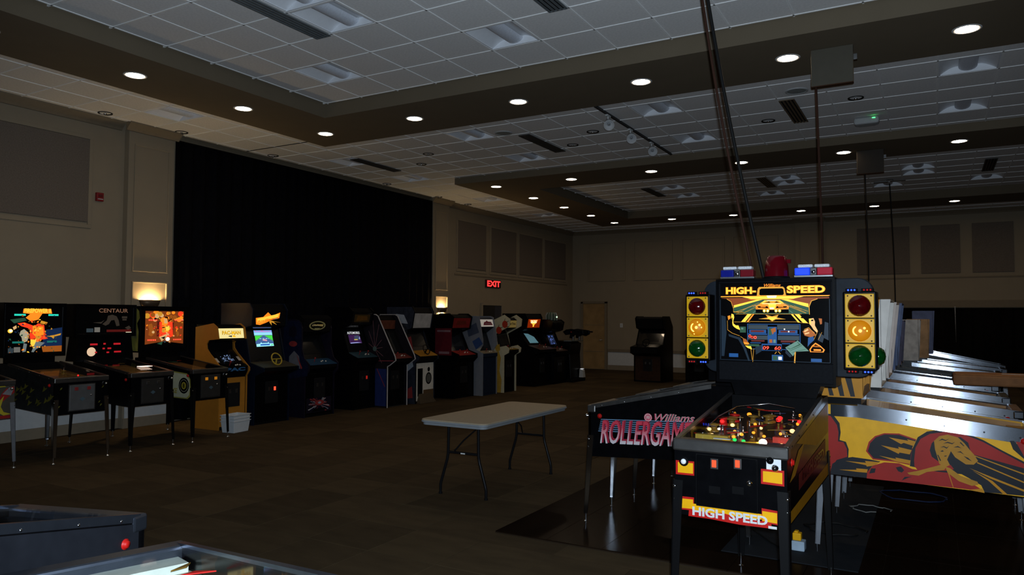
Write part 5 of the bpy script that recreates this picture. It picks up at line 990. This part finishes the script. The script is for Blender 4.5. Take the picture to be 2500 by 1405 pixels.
# index of the outline edge for: lower front, control panel, screen, marquee
IDX=dict(front=0,ctrl=3,screen=4,speaker=5,marquee=6)
def arcade(label,loc,rz,w,prof=STD,H=1.77,side=BLACK,side_prof=None,trim=None,front=BLACK,marq=None,screen=None,ctrl=BLACK,body=BLACKM,door=True,joy=1,name='arcade_cabinet',idx=IDX,D=None,group='arcade cabinets along the black curtain',coin=None,wheel=None):
    k=H/max(p[1] for p in prof); prof=[(y if D is None or y<.5 else D,z*k) for y,z in prof]
    t=thing(name,label,'arcade cabinet',loc,rz,group)
    sp=[(y if D is None or y<.5 else D,z*k) for y,z in side_prof] if side_prof else [(y-.022 if y<.45 else y,z+(.015 if z>1.2*k else 0)) for y,z in prof]
    MB().prism(prof,'x',-w/2+.018,w/2-.018).build('body',body,t)
    for s in (-1,1):
        o=MB().prism(sp,'x',min(s*w/2,s*(w/2-.019)),max(s*w/2,s*(w/2-.019))).build('side_panel',side,t)
        if trim:
            b=MB(); n=len(sp)
            for i in range(n-1):
                a,c=Vector((0,*sp[i])),Vector((0,*sp[i+1])); b.tube([a+Vector((s*(w/2-.009),0,0)),c+Vector((s*(w/2-.009),0,0))],.012,6)
            b.build('t_molding',trim,o)
    E_=lambda q:(prof[idx[q]],prof[idx[q]+1])
    fo,org,ux,uy=plate(t,'front_panel',*E_('front'),w-.04,.012,.06,.98,.008,front)
    t['_front']=0; del t['_front']
    if door:
        P,Q=E_('front'); d=plate(t,'coin_door',P,Q,w-.04,(w-.30)/2,.42,.88,.018,mat('coin_door_dark',(.014,.014,.015),.4,.3))[0]
        zc=P[1]+(Q[1]-P[1])*.72; yy=P[0]-.018
        for s in (-1,1): MB().box(s*.06-.018,s*.06+.018,yy-.008,yy,zc-.03,zc+.03).build('coin_slot',coin if (coin and s>0) else DSTEEL,d,.002)
    co,corg,cux,cuy=plate(t,'control_panel',*E_('ctrl'),w-.03,.0,.0,1.,.012,ctrl)
    n=cux.cross(cuy).normalized()
    if joy:
        for u in ((.3,.7) if joy==2 else (.35,)):
            p=corg+cux*u+cuy*.5; MB().tube([p,p+n*.055],.006,8).ball(tuple(p+n*.065),.017,10).build('joystick',mat('joy_ball',(.25,.02,.02),.3),co)
        for u,v in ((.58,.45),(.66,.55),(.74,.45)): MB().lathe([(.0005,.012),(.012,.010),(.014,0)],12,tuple(corg+cux*u+cuy*v),n).build('button',OFFW,co)
    if wheel:
        p=corg+cux*.5+cuy*.4; a=(n*.5+Vector((0,-1,0))).normalized(); q=Vector((0,0,1)).rotation_difference(a); c_=p+n*.09
        MB().tube([p,c_],.014,8).tube([tuple(c_+q@Vector((.10*math.cos(2*PI*k_/20),.10*math.sin(2*PI*k_/20),0))) for k_ in range(21)],.011,8,cap=False).tube([tuple(c_+q@Vector((-.1,0,0))),tuple(c_+q@Vector((.1,0,0)))],.010,6).build('steering_wheel',wheel,co)
    so,sorg,sux,suy=plate(t,'bezel',*E_('screen'),w-.04,.0,.0,1.,.004,BZ)
    sw,sh=(screen or {}).get('size',(.66,.62)); sc0=(screen or {}).get('v0',.22)
    aw=(w-.04)*sw; P,Q=E_('screen'); ln=math.hypot(Q[0]-P[0],Q[1]-P[1])
    xo,xorg,xux,xuy=plate(so,'screen',P,Q,w-.04,(w-.04-aw)/2,sc0,sc0+sh,.010,SCR,.004)
    if screen and screen.get('art'): screen['art'](xo,xorg,xux,xuy)
    if marq:
        mo,morg,mux,muy=plate(t,'marquee',*E_('marquee'),w-.04,.010,.05,.95,.006,marq.get('mat',BZ))
        if marq.get('art'): marq['art'](mo,morg,mux,muy)
    if idx.get('speaker') is not None: plate(t,'speaker_panel',*E_('speaker'),w-.04,.02,.1,.9,.004,BLACK)
    MB().box(-w/2+.03,w/2-.03,.10,.55,0,.012).build('base_skid',RUBBER,t)
    return t,fo,org,ux,uy
def nrm(v): return v.normalized()
# 1 orange mini cabinet
ORW=mat('orange_side',(.38,.155,.018),.5,var=.05)
MINI=[(.05,0),(.05,.80),(.0,.88),(.0,.94),(.09,.985),(.36,1.20),(.37,1.32),(.09,1.38),(.12,1.55),(.20,1.60),(.60,1.60),(.60,0)]
MINIS=[(.03,0),(.03,.80),(-.03,.88),(-.03,.93),(.06,1.0),(.26,1.16),(.325,1.23),(.335,1.30),(.29,1.36),(.06,1.38),(.10,1.56),(.20,1.62),(.60,1.56),(.60,0)]
def mq_pac(o,org,ux,uy):
    text('PAC-MAN',o,org+ux*.5+uy*.36,nrm(ux),nrm(uy),.060,mat('marquee_brown',(.25,.10,.005),.5),ux.length*.74,0,.045,.003)
    text('PAC-MAN',o,org+ux*.5+uy*.38,nrm(ux),nrm(uy),.054,N('marquee_gold',(1.,.55,.01),.9),ux.length*.72,0,.01,.005)
    art('marquee_print',o,org,ux,uy,[(mat('marquee_grey',(.3,.3,.2),.5),[(.36,.18),(.5,.10),(.52,.28),(.4,.26)]),(N('marquee_gold',(1.,.55,.01),.9),[(.54,.12),(.66,.10),(.64,.26),(.54,.3)]),(mat('marquee_red',(.6,.05,.02),.5),circ(.60,.3,.02))])
t,fo,fo_o,fx_,fy_=arcade('short orange arcade cabinet with lit yellow marquee lettered PAC-MAN',(-9.38,7.80,0),PI/2,.53,MINI,1.60,ORW,MINIS,None,ORW,dict(mat=N('marquee_cream',(.95,.80,.34),.85),art=mq_pac),
   dict(size=(.55,.72),v0=.12,art=lambda o,a,u,v: art('bezel_cards',o,a,u,v,[(mat('card_white',(.5,.45,.38),.5),[(-.34,.02),(-.18,.02),(-.18,.42),(-.34,.42)]),(MATS['card_white'],[(1.18,.1),(1.36,.1),(1.36,.5),(1.18,.5)])]+[(N('screen_speck',(.18,.26,.45),.8),circ(random.uniform(.1,.9),random.uniform(.05,.6),random.uniform(.015,.05),7)) for _ in range(34)])),BLACK,BLACKM,idx=dict(front=0,ctrl=3,screen=4,speaker=6,marquee=7))
text('PAC',t,(0,-.003,.885),(1,0,0),(0,0,1),.055,mat('panel_blue',(.03,.12,.28),.5),.36,0,.05,.016)
# 2 road game with lit screen
def mq_rb(o,org,ux,uy):
    art('marquee_print',o,org,ux,uy,[(BO,[(.10,.10),(.08,.55),(.30,.62),(.44,.96),(.56,.70),(.82,.95),(.80,.55),(.55,.40),(.40,.22),(.22,.06)]),(BYL,[(.14,.22),(.12,.50),(.42,.66),(.78,.86),(.76,.62),(.50,.46),(.30,.26)]),(BGD,[(.5,.38),(.86,.22),(.62,.30),(.74,.06),(.56,.26),(.58,.02),(.50,.24)]),(BTE,[(.6,.5),(.75,.56),(.72,.48),(.6,.44)])])
    text('RoadBlasters',o,org+ux*.45+uy*.36,(nrm(ux)+nrm(uy)*.16).normalized(),nrm(uy),.035,N('marquee_red_text',(.75,.12,.0),.8),ux.length*.62,.1,.02,.006)
def sc_rb(o,org,ux,uy):
    SKY=N('crt_sky',(.30,.72,1.),1.0); SK2=N('crt_sky_deep',(.16,.42,.95),1.0); GRN=N('crt_green',(.06,.75,.07),.9); RD=N('crt_road',(.06,.13,.34),.9); CY=N('crt_cyan',(.35,.85,1.),1.1)
    art('picture',o,org,ux,uy,[(SK2,rect(.02,.66,.98,.99)),(SKY,rect(.02,.70,.98,.86)),(BTE,rect(.03,.66,.97,.70)),(GRN,rect(.04,.30,.97,.67)),(BTE,[(.04,.30),(.50,.69),(.56,.69),(.98,.28),(.98,.34),(.55,.69),(.48,.69),(.04,.36)]),(RD,[(.03,.18),(.03,.30),(.48,.68),(.54,.68),(.98,.28),(.98,.18)]),(CY,rect(.26,.47,.36,.50)),(CY,rect(.42,.47,.52,.50)),(CY,rect(.58,.47,.68,.50)),(CY,rect(.72,.47,.78,.49)),(N('crt_car',(.75,.35,.45),.9),[(.38,.40),(.46,.36),(.62,.32),(.66,.38),(.58,.44),(.44,.44)]),(BWH,[(.42,.40),(.5,.39),(.5,.42)]),
      (CY,[(.05,.0),(.05,.16),(.26,.18),(.32,.28),(.34,.20),(.66,.21),(.70,.28),(.73,.18),(.96,.17),(.97,.02)]),(N('crt_blue',(.02,.12,.5),.9),[(.28,.06),(.28,.15),(.76,.16),(.76,.07)]),(N('crt_blue',(.02,.12,.5),.9),circ(.28,.10,.04)),(GRN,[(.80,.05),(.95,.08),(.94,.13),(.82,.11)])],.0003)
    text('RoadBlasters',o,org+ux*.5+uy*.87,nrm(ux),nrm(uy),.032,N('crt_pink',(.75,.22,.40),.8),ux.length*.86,0,.02,.007)
STD2=[(.06,0),(.06,.72),(-.16,.80),(-.16,.85),(.16,.92),(.30,1.42),(.14,1.46),(.12,1.70),(.20,1.80),(.85,1.80),(.85,0)]
t,*_=arcade('black arcade driving cabinet with lit RoadBlasters marquee and bright road screen',(-9.34,8.54,0),PI/2,.74,STD2,1.93,mat('side_blue',(.003,.007,.018),.35,var=.15),None,None,BLACK,dict(mat=BZ,art=mq_rb),dict(size=(.56,.50),v0=.46,art=sc_rb),mat('ctrl_grey',(.05,.045,.03),.5),BLACKM,joy=0,wheel=mat('yoke_yellow',(.42,.29,.03),.5),coin=glow('coin_glow',(1.,.05,.02),2.5))
# 3 cabinet with round-topped side art and burst poster
BUR=[PURPLE,mat('burst_blue',(.005,.007,.026),.5,var=.3),mat('burst_pale',(.26,.25,.30),.5),mat('burst_red',(.26,.03,.03),.5),mat('burst_white',(.40,.40,.42),.5)]
def burst(c,n,r0,r1,seed,asp=1.):
    r=random.Random(seed); S=[]
    for k in range(n):
        a=r.uniform(0,2*PI); l0,l1=r.uniform(r0*.5,r0),r.uniform(r0,r1); w_=r.uniform(.010,.03)
        S.append((r.choice(BUR[1:]),[(c[0]+l0*math.cos(a),c[1]+l0*math.sin(a)*asp),(c[0]+l1*math.cos(a-w_*3),c[1]+l1*math.sin(a-w_*3)*asp),(c[0]+l1*math.cos(a+w_*3),c[1]+l1*math.sin(a+w_*3)*asp)]))
    return S
def mq_oval(o,org,ux,uy):
    D=N('oval_dim',(.085,.075,.03),.6); art('marquee_print',o,org,ux,uy,[(D,circ(.5,.5,.30,22,1.3)),(BK,circ(.5,.5,.25,22,1.2)),(N('oval_text',(.16,.10,.02),.6),[(.28,.45),(.40,.60),(.72,.62),(.70,.42),(.5,.5)]),(D,[(.40,.30),(.62,.30),(.56,.18),(.44,.18)])])
    text('Galaga',o,org+ux*.5+uy*.42,nrm(ux),nrm(uy),.045,N('oval_letters',(.13,.11,.06),.8),ux.length*.40,.2,.02,.005)
RND=[(.04,0),(.04,.70),(-.05,.80),(-.06,.92),(.06,1.02),(.12,1.2),(.12,1.40),(.12,1.54),(.15,1.63),(.21,1.68),(.3,1.70),(.80,1.70),(.80,0)]
t,fo,fo_o,fx_,fy_=arcade('black arcade cabinet with star-burst poster below and round-topped side art',(-9.30,9.58,0),PI/2,.72,STD,1.76,PURPLE,RND,None,BLACK,dict(mat=BZ,art=mq_oval),None,mat('ctrl_blue',(.02,.06,.12),.4),BLACKM)
art('poster',fo,fo_o,fx_,fy_,[(PURPLE,rect(.04,.04,.96,.40))]+[(m,[(max(.05,min(.95,u)),max(.045,min(.395,v))) for u,v in P]) for m,P in burst((.5,.24),60,.14,.5,5,.45)]+[(BUR[3],circ(.5,.27,.17,12,.4)),(BUR[2],circ(.5,.27,.06,10,.5)),(BLACK,[(.2,.06),(.8,.08),(.7,.14),(.3,.13)])],.0002)
art('side_art',t,(-.36,0,0),(0,-1,0),(0,0,1),[(BUR[1],[(-.60,.62),(.02,.72),(.03,.9),(-.13,1.1),(-.14,1.58),(-.2,1.66),(-.55,1.66)]),(BUR[3],circ(-.33,1.26,.10,10,.5)),(mat('burst_grey',(.12,.12,.14),.5),[(-.42,.78),(-.15,.84),(-.18,1.05),(-.30,1.14),(-.42,1.04)]),(BUR[0],circ(-.34,1.47,.10,12,1.0)),(BUR[3],[(-.25,1.1),(-.1,.85),(-.13,.83)])],.0004)
# 4 dark cabinet, white letters on its screen
def sc_au(o,org,ux,uy):
    art('picture',o,org,ux,uy,[(N('crt_violet',(.05,.015,.08),.7),[(.0,.08),(.98,.06),(.95,.70),(.05,.72)]),(N('crt_slate',(.05,.07,.13),.8),[(.45,.35),(.9,.3),(.85,.65),(.5,.62)]),(N('crt_yel',(.6,.5,.1),.8),rect(.42,.30,.70,.38)),(N('crt_lav',(.35,.4,.8),.9),[(.05,.06),(.96,.10),(.6,.14),(.05,.12)]),(N('crt_lav',(.35,.4,.8),.9),[(.82,.4),(.92,.6),(.9,.36)])])
    text('AUTOMOBILE',o,org+ux*.5+uy*.76,nrm(ux),nrm(uy),.05,N('crt_letters',(.8,.82,.85),.75),ux.length*1.0,0,.02,.005)
def mq_dim(c1,c2,body=None,colr=None):
    def f(o,org,ux,uy):
        art('marquee_print',o,org,ux,uy,[(c1,rect(.1,.2,.9,.85)),(c2,[(.2,.3),(.8,.35),(.75,.7),(.25,.75)])])
        if body: text(body,o,org+ux*.5+uy*.35,nrm(ux),nrm(uy),uy.length*.35,colr,ux.length*.6,.1,.03,.005)
    return f
t,*_=arcade('dark arcade cabinet whose screen shows white capital letters on violet',(-9.32,10.77,0),PI/2,.60,STD,1.90,BLACK,None,None,BLACK,dict(mat=BZ,art=mq_dim(mat('dim_brown',(.06,.035,.01),.5),mat('dim_orange',(.14,.06,.01),.5))),dict(size=(.62,.56),v0=.34,art=sc_au),mat('ctrl_teal',(.03,.07,.09),.4),BLACKM,joy=2,coin=glow('coin_glow2',(.8,.03,.02),.35))
# 5 angular vector cabinet with pale trim
TMS=[(.05,0),(.05,.78),(.0,.80),(-.15,.90),(-.13,.97),(.30,1.73),(.36,1.76),(.75,1.76),(.75,0)]
TMP=[(.12,0),(.12,.78),(-.08,.86),(-.08,.92),(.10,1.0),(.36,1.45),(.36,1.47),(.34,1.66),(.42,1.74),(.75,1.74),(.75,0)]
PALE=mat('pale_trim',(.40,.37,.36),.5)
t,*_=arcade('angular black arcade cabinet with pale trim and slanted side',(-9.02,11.39,0),PI/2,.62,TMP,1.76,mat('side_dark_art',(.008,.006,.009),.5,var=.3),TMS,PALE,BLACK,dict(mat=mat('red_dim',(.12,.035,.02),.5,var=.2)),dict(size=(.7,.8),v0=.1),mat('ctrl_red',(.15,.03,.025),.45),BLACKM)
S=[(mat('side_navy',(.012,.022,.10),.5,var=.15),[(-.70,.03),(-.07,.03),(-.07,.74),(-.40,.74),(-.70,.60)]),(mat('ray_red',(.22,.03,.04),.5),line((-.60,.88),(.10,.90),.014))]
for a,l in ((70,.5),(100,.55),(130,.45),(30,.35),(5,.35),(-20,.4),(-40,.42),(160,.3)): S.append((mat('ray_pink',(.20,.09,.10),.5),line((-.36,1.12),(-.36+l*.55*math.cos(R_(a)),1.12+l*math.sin(R_(a))),.008)))
S.append((mat('ray_teal',(.08,.12,.11),.5),circ(-.36,1.12,.05,9))); S.append((MATS['ray_red'],line((-.30,.74),(-.10,.40),.014)))
art('side_art',t,(-.31,0,0),(0,-1,0),(0,0,1),S,.0004)
# 6 white cabinet with slot and oval emblem
t,fo,fo_o,fx_,fy_=arcade('arcade cabinet with white top and white lower front with black slot and oval emblem',(-9.0,12.20,0),PI/2,.66,[(.02,0),(.02,.80),(-.08,.86),(-.08,.92),(.16,1.02),(.30,1.40),(.12,1.46),(.06,1.78),(.12,1.88),(.75,1.88),(.75,0)],1.93,mat('side_racing',(.02,.023,.035),.5,var=.3),None,BLACK,OFFW,dict(mat=mat('white_marquee',(.42,.40,.38),.5,var=.2,scale=7)),None,mat('ctrl_orange',(.36,.17,.015),.45),BLACKM,door=False,joy=0,wheel=BLACK)
art('front_art',fo,fo_o,fx_,fy_,[(BLACK,rect(.10,.12,.38,.86)),(BLACK,circ(.72,.58,.17,18,.95)),(mat('oval_grey',(.09,.09,.08),.5),circ(.72,.58,.13,18,.95)),(BLACK,circ(.72,.82,.07,12,.9)),(mat('front_brown',(.10,.06,.03),.5),rect(.42,.0,1.,.28))])
S=[(mat('wheel_dark',(.02,.02,.025),.5),circ(-.35,1.46,.14)),(mat('wheel_grey',(.07,.075,.09),.5),circ(-.35,1.46,.08)),(MATS['wheel_dark'],circ(-.35,.30,.16)),(MATS['wheel_grey'],circ(-.35,.30,.09)),(mat('racing_red',(.25,.03,.03),.5),[(-.25,1.3),(-.12,1.35),(-.05,1.05),(-.2,1.0)]),(mat('racing_white',(.32,.34,.38),.5),[(-.5,1.8),(-.3,1.78),(-.2,1.6),(-.5,1.62)]),(MATS['racing_white'],[(-.3,.9),(-.1,.95),(-.05,.75),(-.25,.6)]),(MATS['racing_red'],[(-.2,.1),(-.06,.12),(-.08,.35),(-.18,.3)])]
art('side_art',t,(-.33,0,0),(0,-1,0),(0,0,1),S,.0004)
b=MB().hexa([(-.27,-.10,0),(.27,-.10,0),(.27,.02,0),(-.27,.02,0),(-.20,-.02,.14),(.20,-.02,.14),(.20,.02,.2),(-.20,.02,.2)]); b.build('pedal_base',mat('pedal_brown',(.05,.035,.02),.6),t,.01)
# 7 red cabinet
RS=mat('red_panel',(.25,.018,.015),.5,var=.1)
t,fo,*_=arcade('black arcade cabinet with red marquee and red control panel',(-8.82,13.42,0),PI/2,.74,STD,1.80,BLACK,[(.03,0),(.03,.74),(-.07,.84),(-.07,.93),(.16,1.0),(.34,1.38),(.12,1.46),(.07,1.72),(.18,1.79),(.42,1.79),(.85,1.62),(.85,0)],None,BLACK,dict(mat=RS,art=mq_dim(RS,mat('red_dark',(.16,.02,.01),.5))),None,RS,BLACKM,joy=2)
art('side_art',t,(-.37,0,0),(0,-1,0),(0,0,1),[(mat('side_maroon',(.10,.008,.014),.5),rect(-.55,.92,-.12,1.50)),(mat('maroon_text',(.22,.12,.13),.5),rect(-.50,1.42,-.15,1.46)),(MATS['maroon_text'],rect(-.45,.95,-.18,1.0))])
# 8 white and blue cabinet
WB=mat('pale_side',(.17,.175,.195),.5,var=.06); NB=mat('navy_front',(.010,.018,.038),.35,var=.15)
t,*_=arcade('arcade cabinet with pale grey sides, navy front and white marquee with red lettering',(-8.66,14.20,0),PI/2,.62,[(.04,0),(.04,.84),(.0,.86),(.0,.93),(.16,.98),(.30,1.38),(.10,1.52),(.14,1.70),(.20,1.74),(.72,1.74),(.72,0)],1.74,WB,[(.02,0),(.02,.94),(.12,.98),(.02,1.12),(.02,1.24),(.07,1.50),(.12,1.74),(.2,1.77),(.72,1.77),(.72,0)],None,NB,
    dict(mat=N('marquee_white',(.42,.38,.33),.55),art=lambda o,a,u,v: (art('marquee_print',o,a,u,v,[(mat('mq_red',(.22,.02,.05),.5),[(.22,.2),(.30,.62),(.44,.70),(.52,.86),(.60,.70),(.84,.66),(.94,.2)]),(mat('mq_white',(.5,.45,.4),.5),rect(.36,.36,.84,.50))]),text('Robotron',a and o,a+u*.6+v*.36,nrm(u),nrm(v),v.length*.22,MATS['mq_red'],u.length*.5,.1,.02,.004))),None,mat('ctrl_buff',(.20,.17,.12),.5),NB,door=False,joy=1)
art('side_art',t,(-.31,0,0),(0,-1,0),(0,0,1),[(mat('side_blue_art',(.03,.06,.16),.5),[(-.30,1.2),(-.12,1.3),(-.02,1.15),(-.2,1.02)]),(mat('side_slate',(.05,.06,.09),.5),[(-.45,1.5),(-.2,1.62),(-.12,1.4),(-.4,1.3)]),(mat('side_cream_art',(.36,.33,.26),.5),[(-.2,1.02),(-.05,1.08),(-.1,.98)])])
# 9 cream cabinet with red figures
CRM=mat('cream_side',(.46,.41,.27),.5,var=.06)
HX=[(.02,0),(.02,.84),(-.10,.90),(-.12,1.0),(-.02,1.06),(.18,1.02),(.25,1.32),(-.12,1.50),(-.14,1.66),(.02,1.76),(.40,1.60),(.66,1.45),(.66,0)]
t,*_=arcade('arcade cabinet with cream angular side panels painted with red round figures',(-8.62,15.04,0),PI/2,.58,[(.06,0),(.06,.82),(-.06,.90),(-.06,.96),(.16,1.0),(.28,1.34),(.02,1.46),(.0,1.64),(.08,1.70),(.40,1.56),(.66,1.42),(.66,0)],1.74,CRM,HX,None,BLACK,dict(mat=N('marquee_dim_gold',(.16,.11,.03),.6),art=lambda o,a,u,v: text('BurgerTime',o,a+u*.5+v*.3,nrm(u),nrm(v),v.length*.4,mat('mq_dark',(.04,.03,.02),.5),u.length*.8,.1,.03,.004)),None,mat('ctrl_gold',(.20,.13,.02),.5),BLACKM,idx=dict(front=0,ctrl=3,screen=4,speaker=5,marquee=6))
TOM=mat('figure_red',(.36,.03,.012),.5)
S=[]
for u,v in ((.0,1.58),(-.16,1.44)):
    S+=[(TOM,circ(u,v,.075,14,1.15)),(BLACK,line((u+.04,v+.05),(u+.10,v+.08),.012)),(BLACK,line((u+.05,v-.06),(u+.11,v-.05),.012)),(BLACK,line((u-.02,v+.08),(u+.01,v+.13),.010))]
OCH=mat('figure_ochre',(.42,.24,.03),.5)
S+=[(OCH,[(-.20,.0),(-.10,.0),(-.08,.30),(-.14,.5),(-.10,.8),(-.18,1.0),(-.24,.8),(-.2,.4)]),(OCH,[(-.28,1.08),(-.14,1.12),(-.12,.98),(-.22,.94)])]
art('side_art',t,(-.29,0,0),(0,-1,0),(0,0,1),S,.0004)
# 10 wide black cabinet, glowing red-orange title
def mq_fire(o,org,ux,uy): art('marquee_print',o,org,ux,uy,[(N('fire_dark',(.28,.02,.0),.7),rect(.12,.08,.95,.95)),(BYL,[(.30,.80),(.70,.82),(.66,.5),(.58,.4),(.55,.16),(.48,.16),(.46,.4),(.36,.5)]),(BO,[(.22,.86),(.78,.88),(.74,.70),(.26,.68)])]); text('DIG DUG',o,org+ux*.5+uy*.55,nrm(ux),nrm(uy),uy.length*.3,BWH,ux.length*.4,0,.02,.005)
WIDE=[(.02,0),(.02,.80),(-.16,.86),(-.16,.92),(.20,1.02),(.48,1.36),(.30,1.44),(.25,1.72),(.30,1.82),(.95,1.82),(.95,0)]
t,*_=arcade('wide black arcade cabinet with glowing orange title and pale blue screen',(-8.74,16.88,0),PI/2,.86,WIDE,1.83,BLACK,None,None,BLACK,dict(mat=BZ,art=mq_fire),dict(size=(.62,.80),v0=.12,art=lambda o,a,u,v: art('picture',o,a,u,v,[(N('crt_haze',(.09,.20,.24),.7),[(.04,.06),(.95,.04),(.9,.6),(.5,.9),(.08,.96)])])),mat('ctrl_dark',(.05,.03,.025),.4),BLACKM,joy=2)
# 11 cabinet with a caged dome on top
t,*_=arcade('black arcade cabinet with a caged green dome on top and starry blue screen',(-8.60,17.70,0),PI/2,.70,STD,1.68,BLACK,None,None,BLACK,dict(mat=BZ),dict(size=(.6,.7),v0=.2,art=lambda o,a,u,v: art('picture',o,a,u,v,[(N('crt_night',(.012,.02,.05),.8),rect(.05,.05,.95,.95))]+[(N('crt_star',(.10,.16,.5),.9),circ(random.uniform(.15,.85),random.uniform(.1,.9),random.uniform(.02,.08),8)) for _ in range(14)])),mat('ctrl_dark',(.05,.03,.025),.4),BLACKM,joy=2)
dm=MB().lathe([(.15,0),(.15,.12),(.12,.20),(.0005,.23)],20,(0,.30,1.67)).build('dome',mat('dome_green',(.04,.07,.05),.3),t)
for k in range(12):
    a=2*PI*k/12; MB().tube([(.155*math.cos(a),.30+.155*math.sin(a),1.67),(.155*math.cos(a),.30+.155*math.sin(a),1.80),(.12*math.cos(a),.30+.12*math.sin(a),1.88)],.005,6).build('cage_bar',LGREY,dm)
MB().ball((0,.14,1.76),.022,10).build('dome_lamp',N('dome_glow',(.6,.85,.6),1.4),dm)
# 12 gun game pedestal
t=thing('gun_game','black gun arcade pedestal with two mounted toy guns at the end of the row','arcade cabinet',(-8.55,18.52,0),PI/2,'arcade cabinets along the black curtain')
MB().prism([(.0,.08),(.04,.75),(.0,1.04),(.12,1.10),(.55,1.12),(.60,.08)],'x',-.34,.34).build('pedestal',BLACK,t,.01); MB().box(-.40,.40,-.10,.62,0,.08).build('base',BLACKM,t,.01)
MB().box(-.38,.38,-.03,.20,1.10,1.125).build('shelf',mat('shelf_edge',(.16,.18,.17),.4,.4),t,.004)
for x in (-.2,.2):
    g=MB().prism([(-.20,1.24),(-.05,1.28),(.02,1.18),(.10,1.19),(.08,1.29),(.22,1.27),(.30,1.36),(.20,1.42),(.05,1.44),(-.10,1.42),(-.30,1.40),(-.32,1.30)],'x',x-.035,x+.035).build('toy_gun',BLACK,t,.01)
    MB().tube([(x,.0,1.12),(x,.0,1.32)],.03,10).build('gun_swivel',DSTEEL,g); MB().tube([(x,-.28,1.36),(x,-.40,1.36)],.02,10).build('barrel',BLACKM,g)
    MB().box(x-.036,x+.036,.02,.06,1.345,1.365).build('trigger_light',mat('gun_red',(.3,.02,.02),.4),g)
MB().hexa([(.16,-.13,.10),(.34,-.13,.10),(.34,-.01,.10),(.16,-.01,.10),(.18,-.11,.30),(.32,-.11,.30),(.32,-.02,.33),(.18,-.02,.33)]).build('floor_lamp_block',LGREY,t,.005); MB().box(.19,.31,-.10,-.03,.333,.338).build('lit_plate',N('plate_glow',(.8,.82,.85),.9),t)
# 13, 14 dark cabinets against the far wall
t,fo,*_=arcade('dark arcade driving cabinet standing free before the far wall',(-6.80,19.35,0),R_(-4),.80,[(.02,0),(.02,.72),(-.22,.80),(-.22,.96),(.14,1.02),(.34,1.42),(.18,1.46),(.10,1.74),(.16,1.79),(.62,1.79),(.85,1.5),(.85,0)],1.78,BLACK,None,None,mat('front_orange_dim',(.03,.011,.004),.6,var=.3),dict(mat=BZ),None,BLACK,BLACKM,joy=0,wheel=BLACKM,group='arcade cabinets before the far wall')
t,fo,*_=arcade('dark arcade cabinet half hidden behind the left traffic light',(-5.50,19.75,0),R_(4),.74,STD,1.70,BLACK,None,None,BLACK,dict(mat=mat('red_dim',(.12,.035,.02),.5)),None,BLACK,BLACKM,group='arcade cabinets before the far wall')
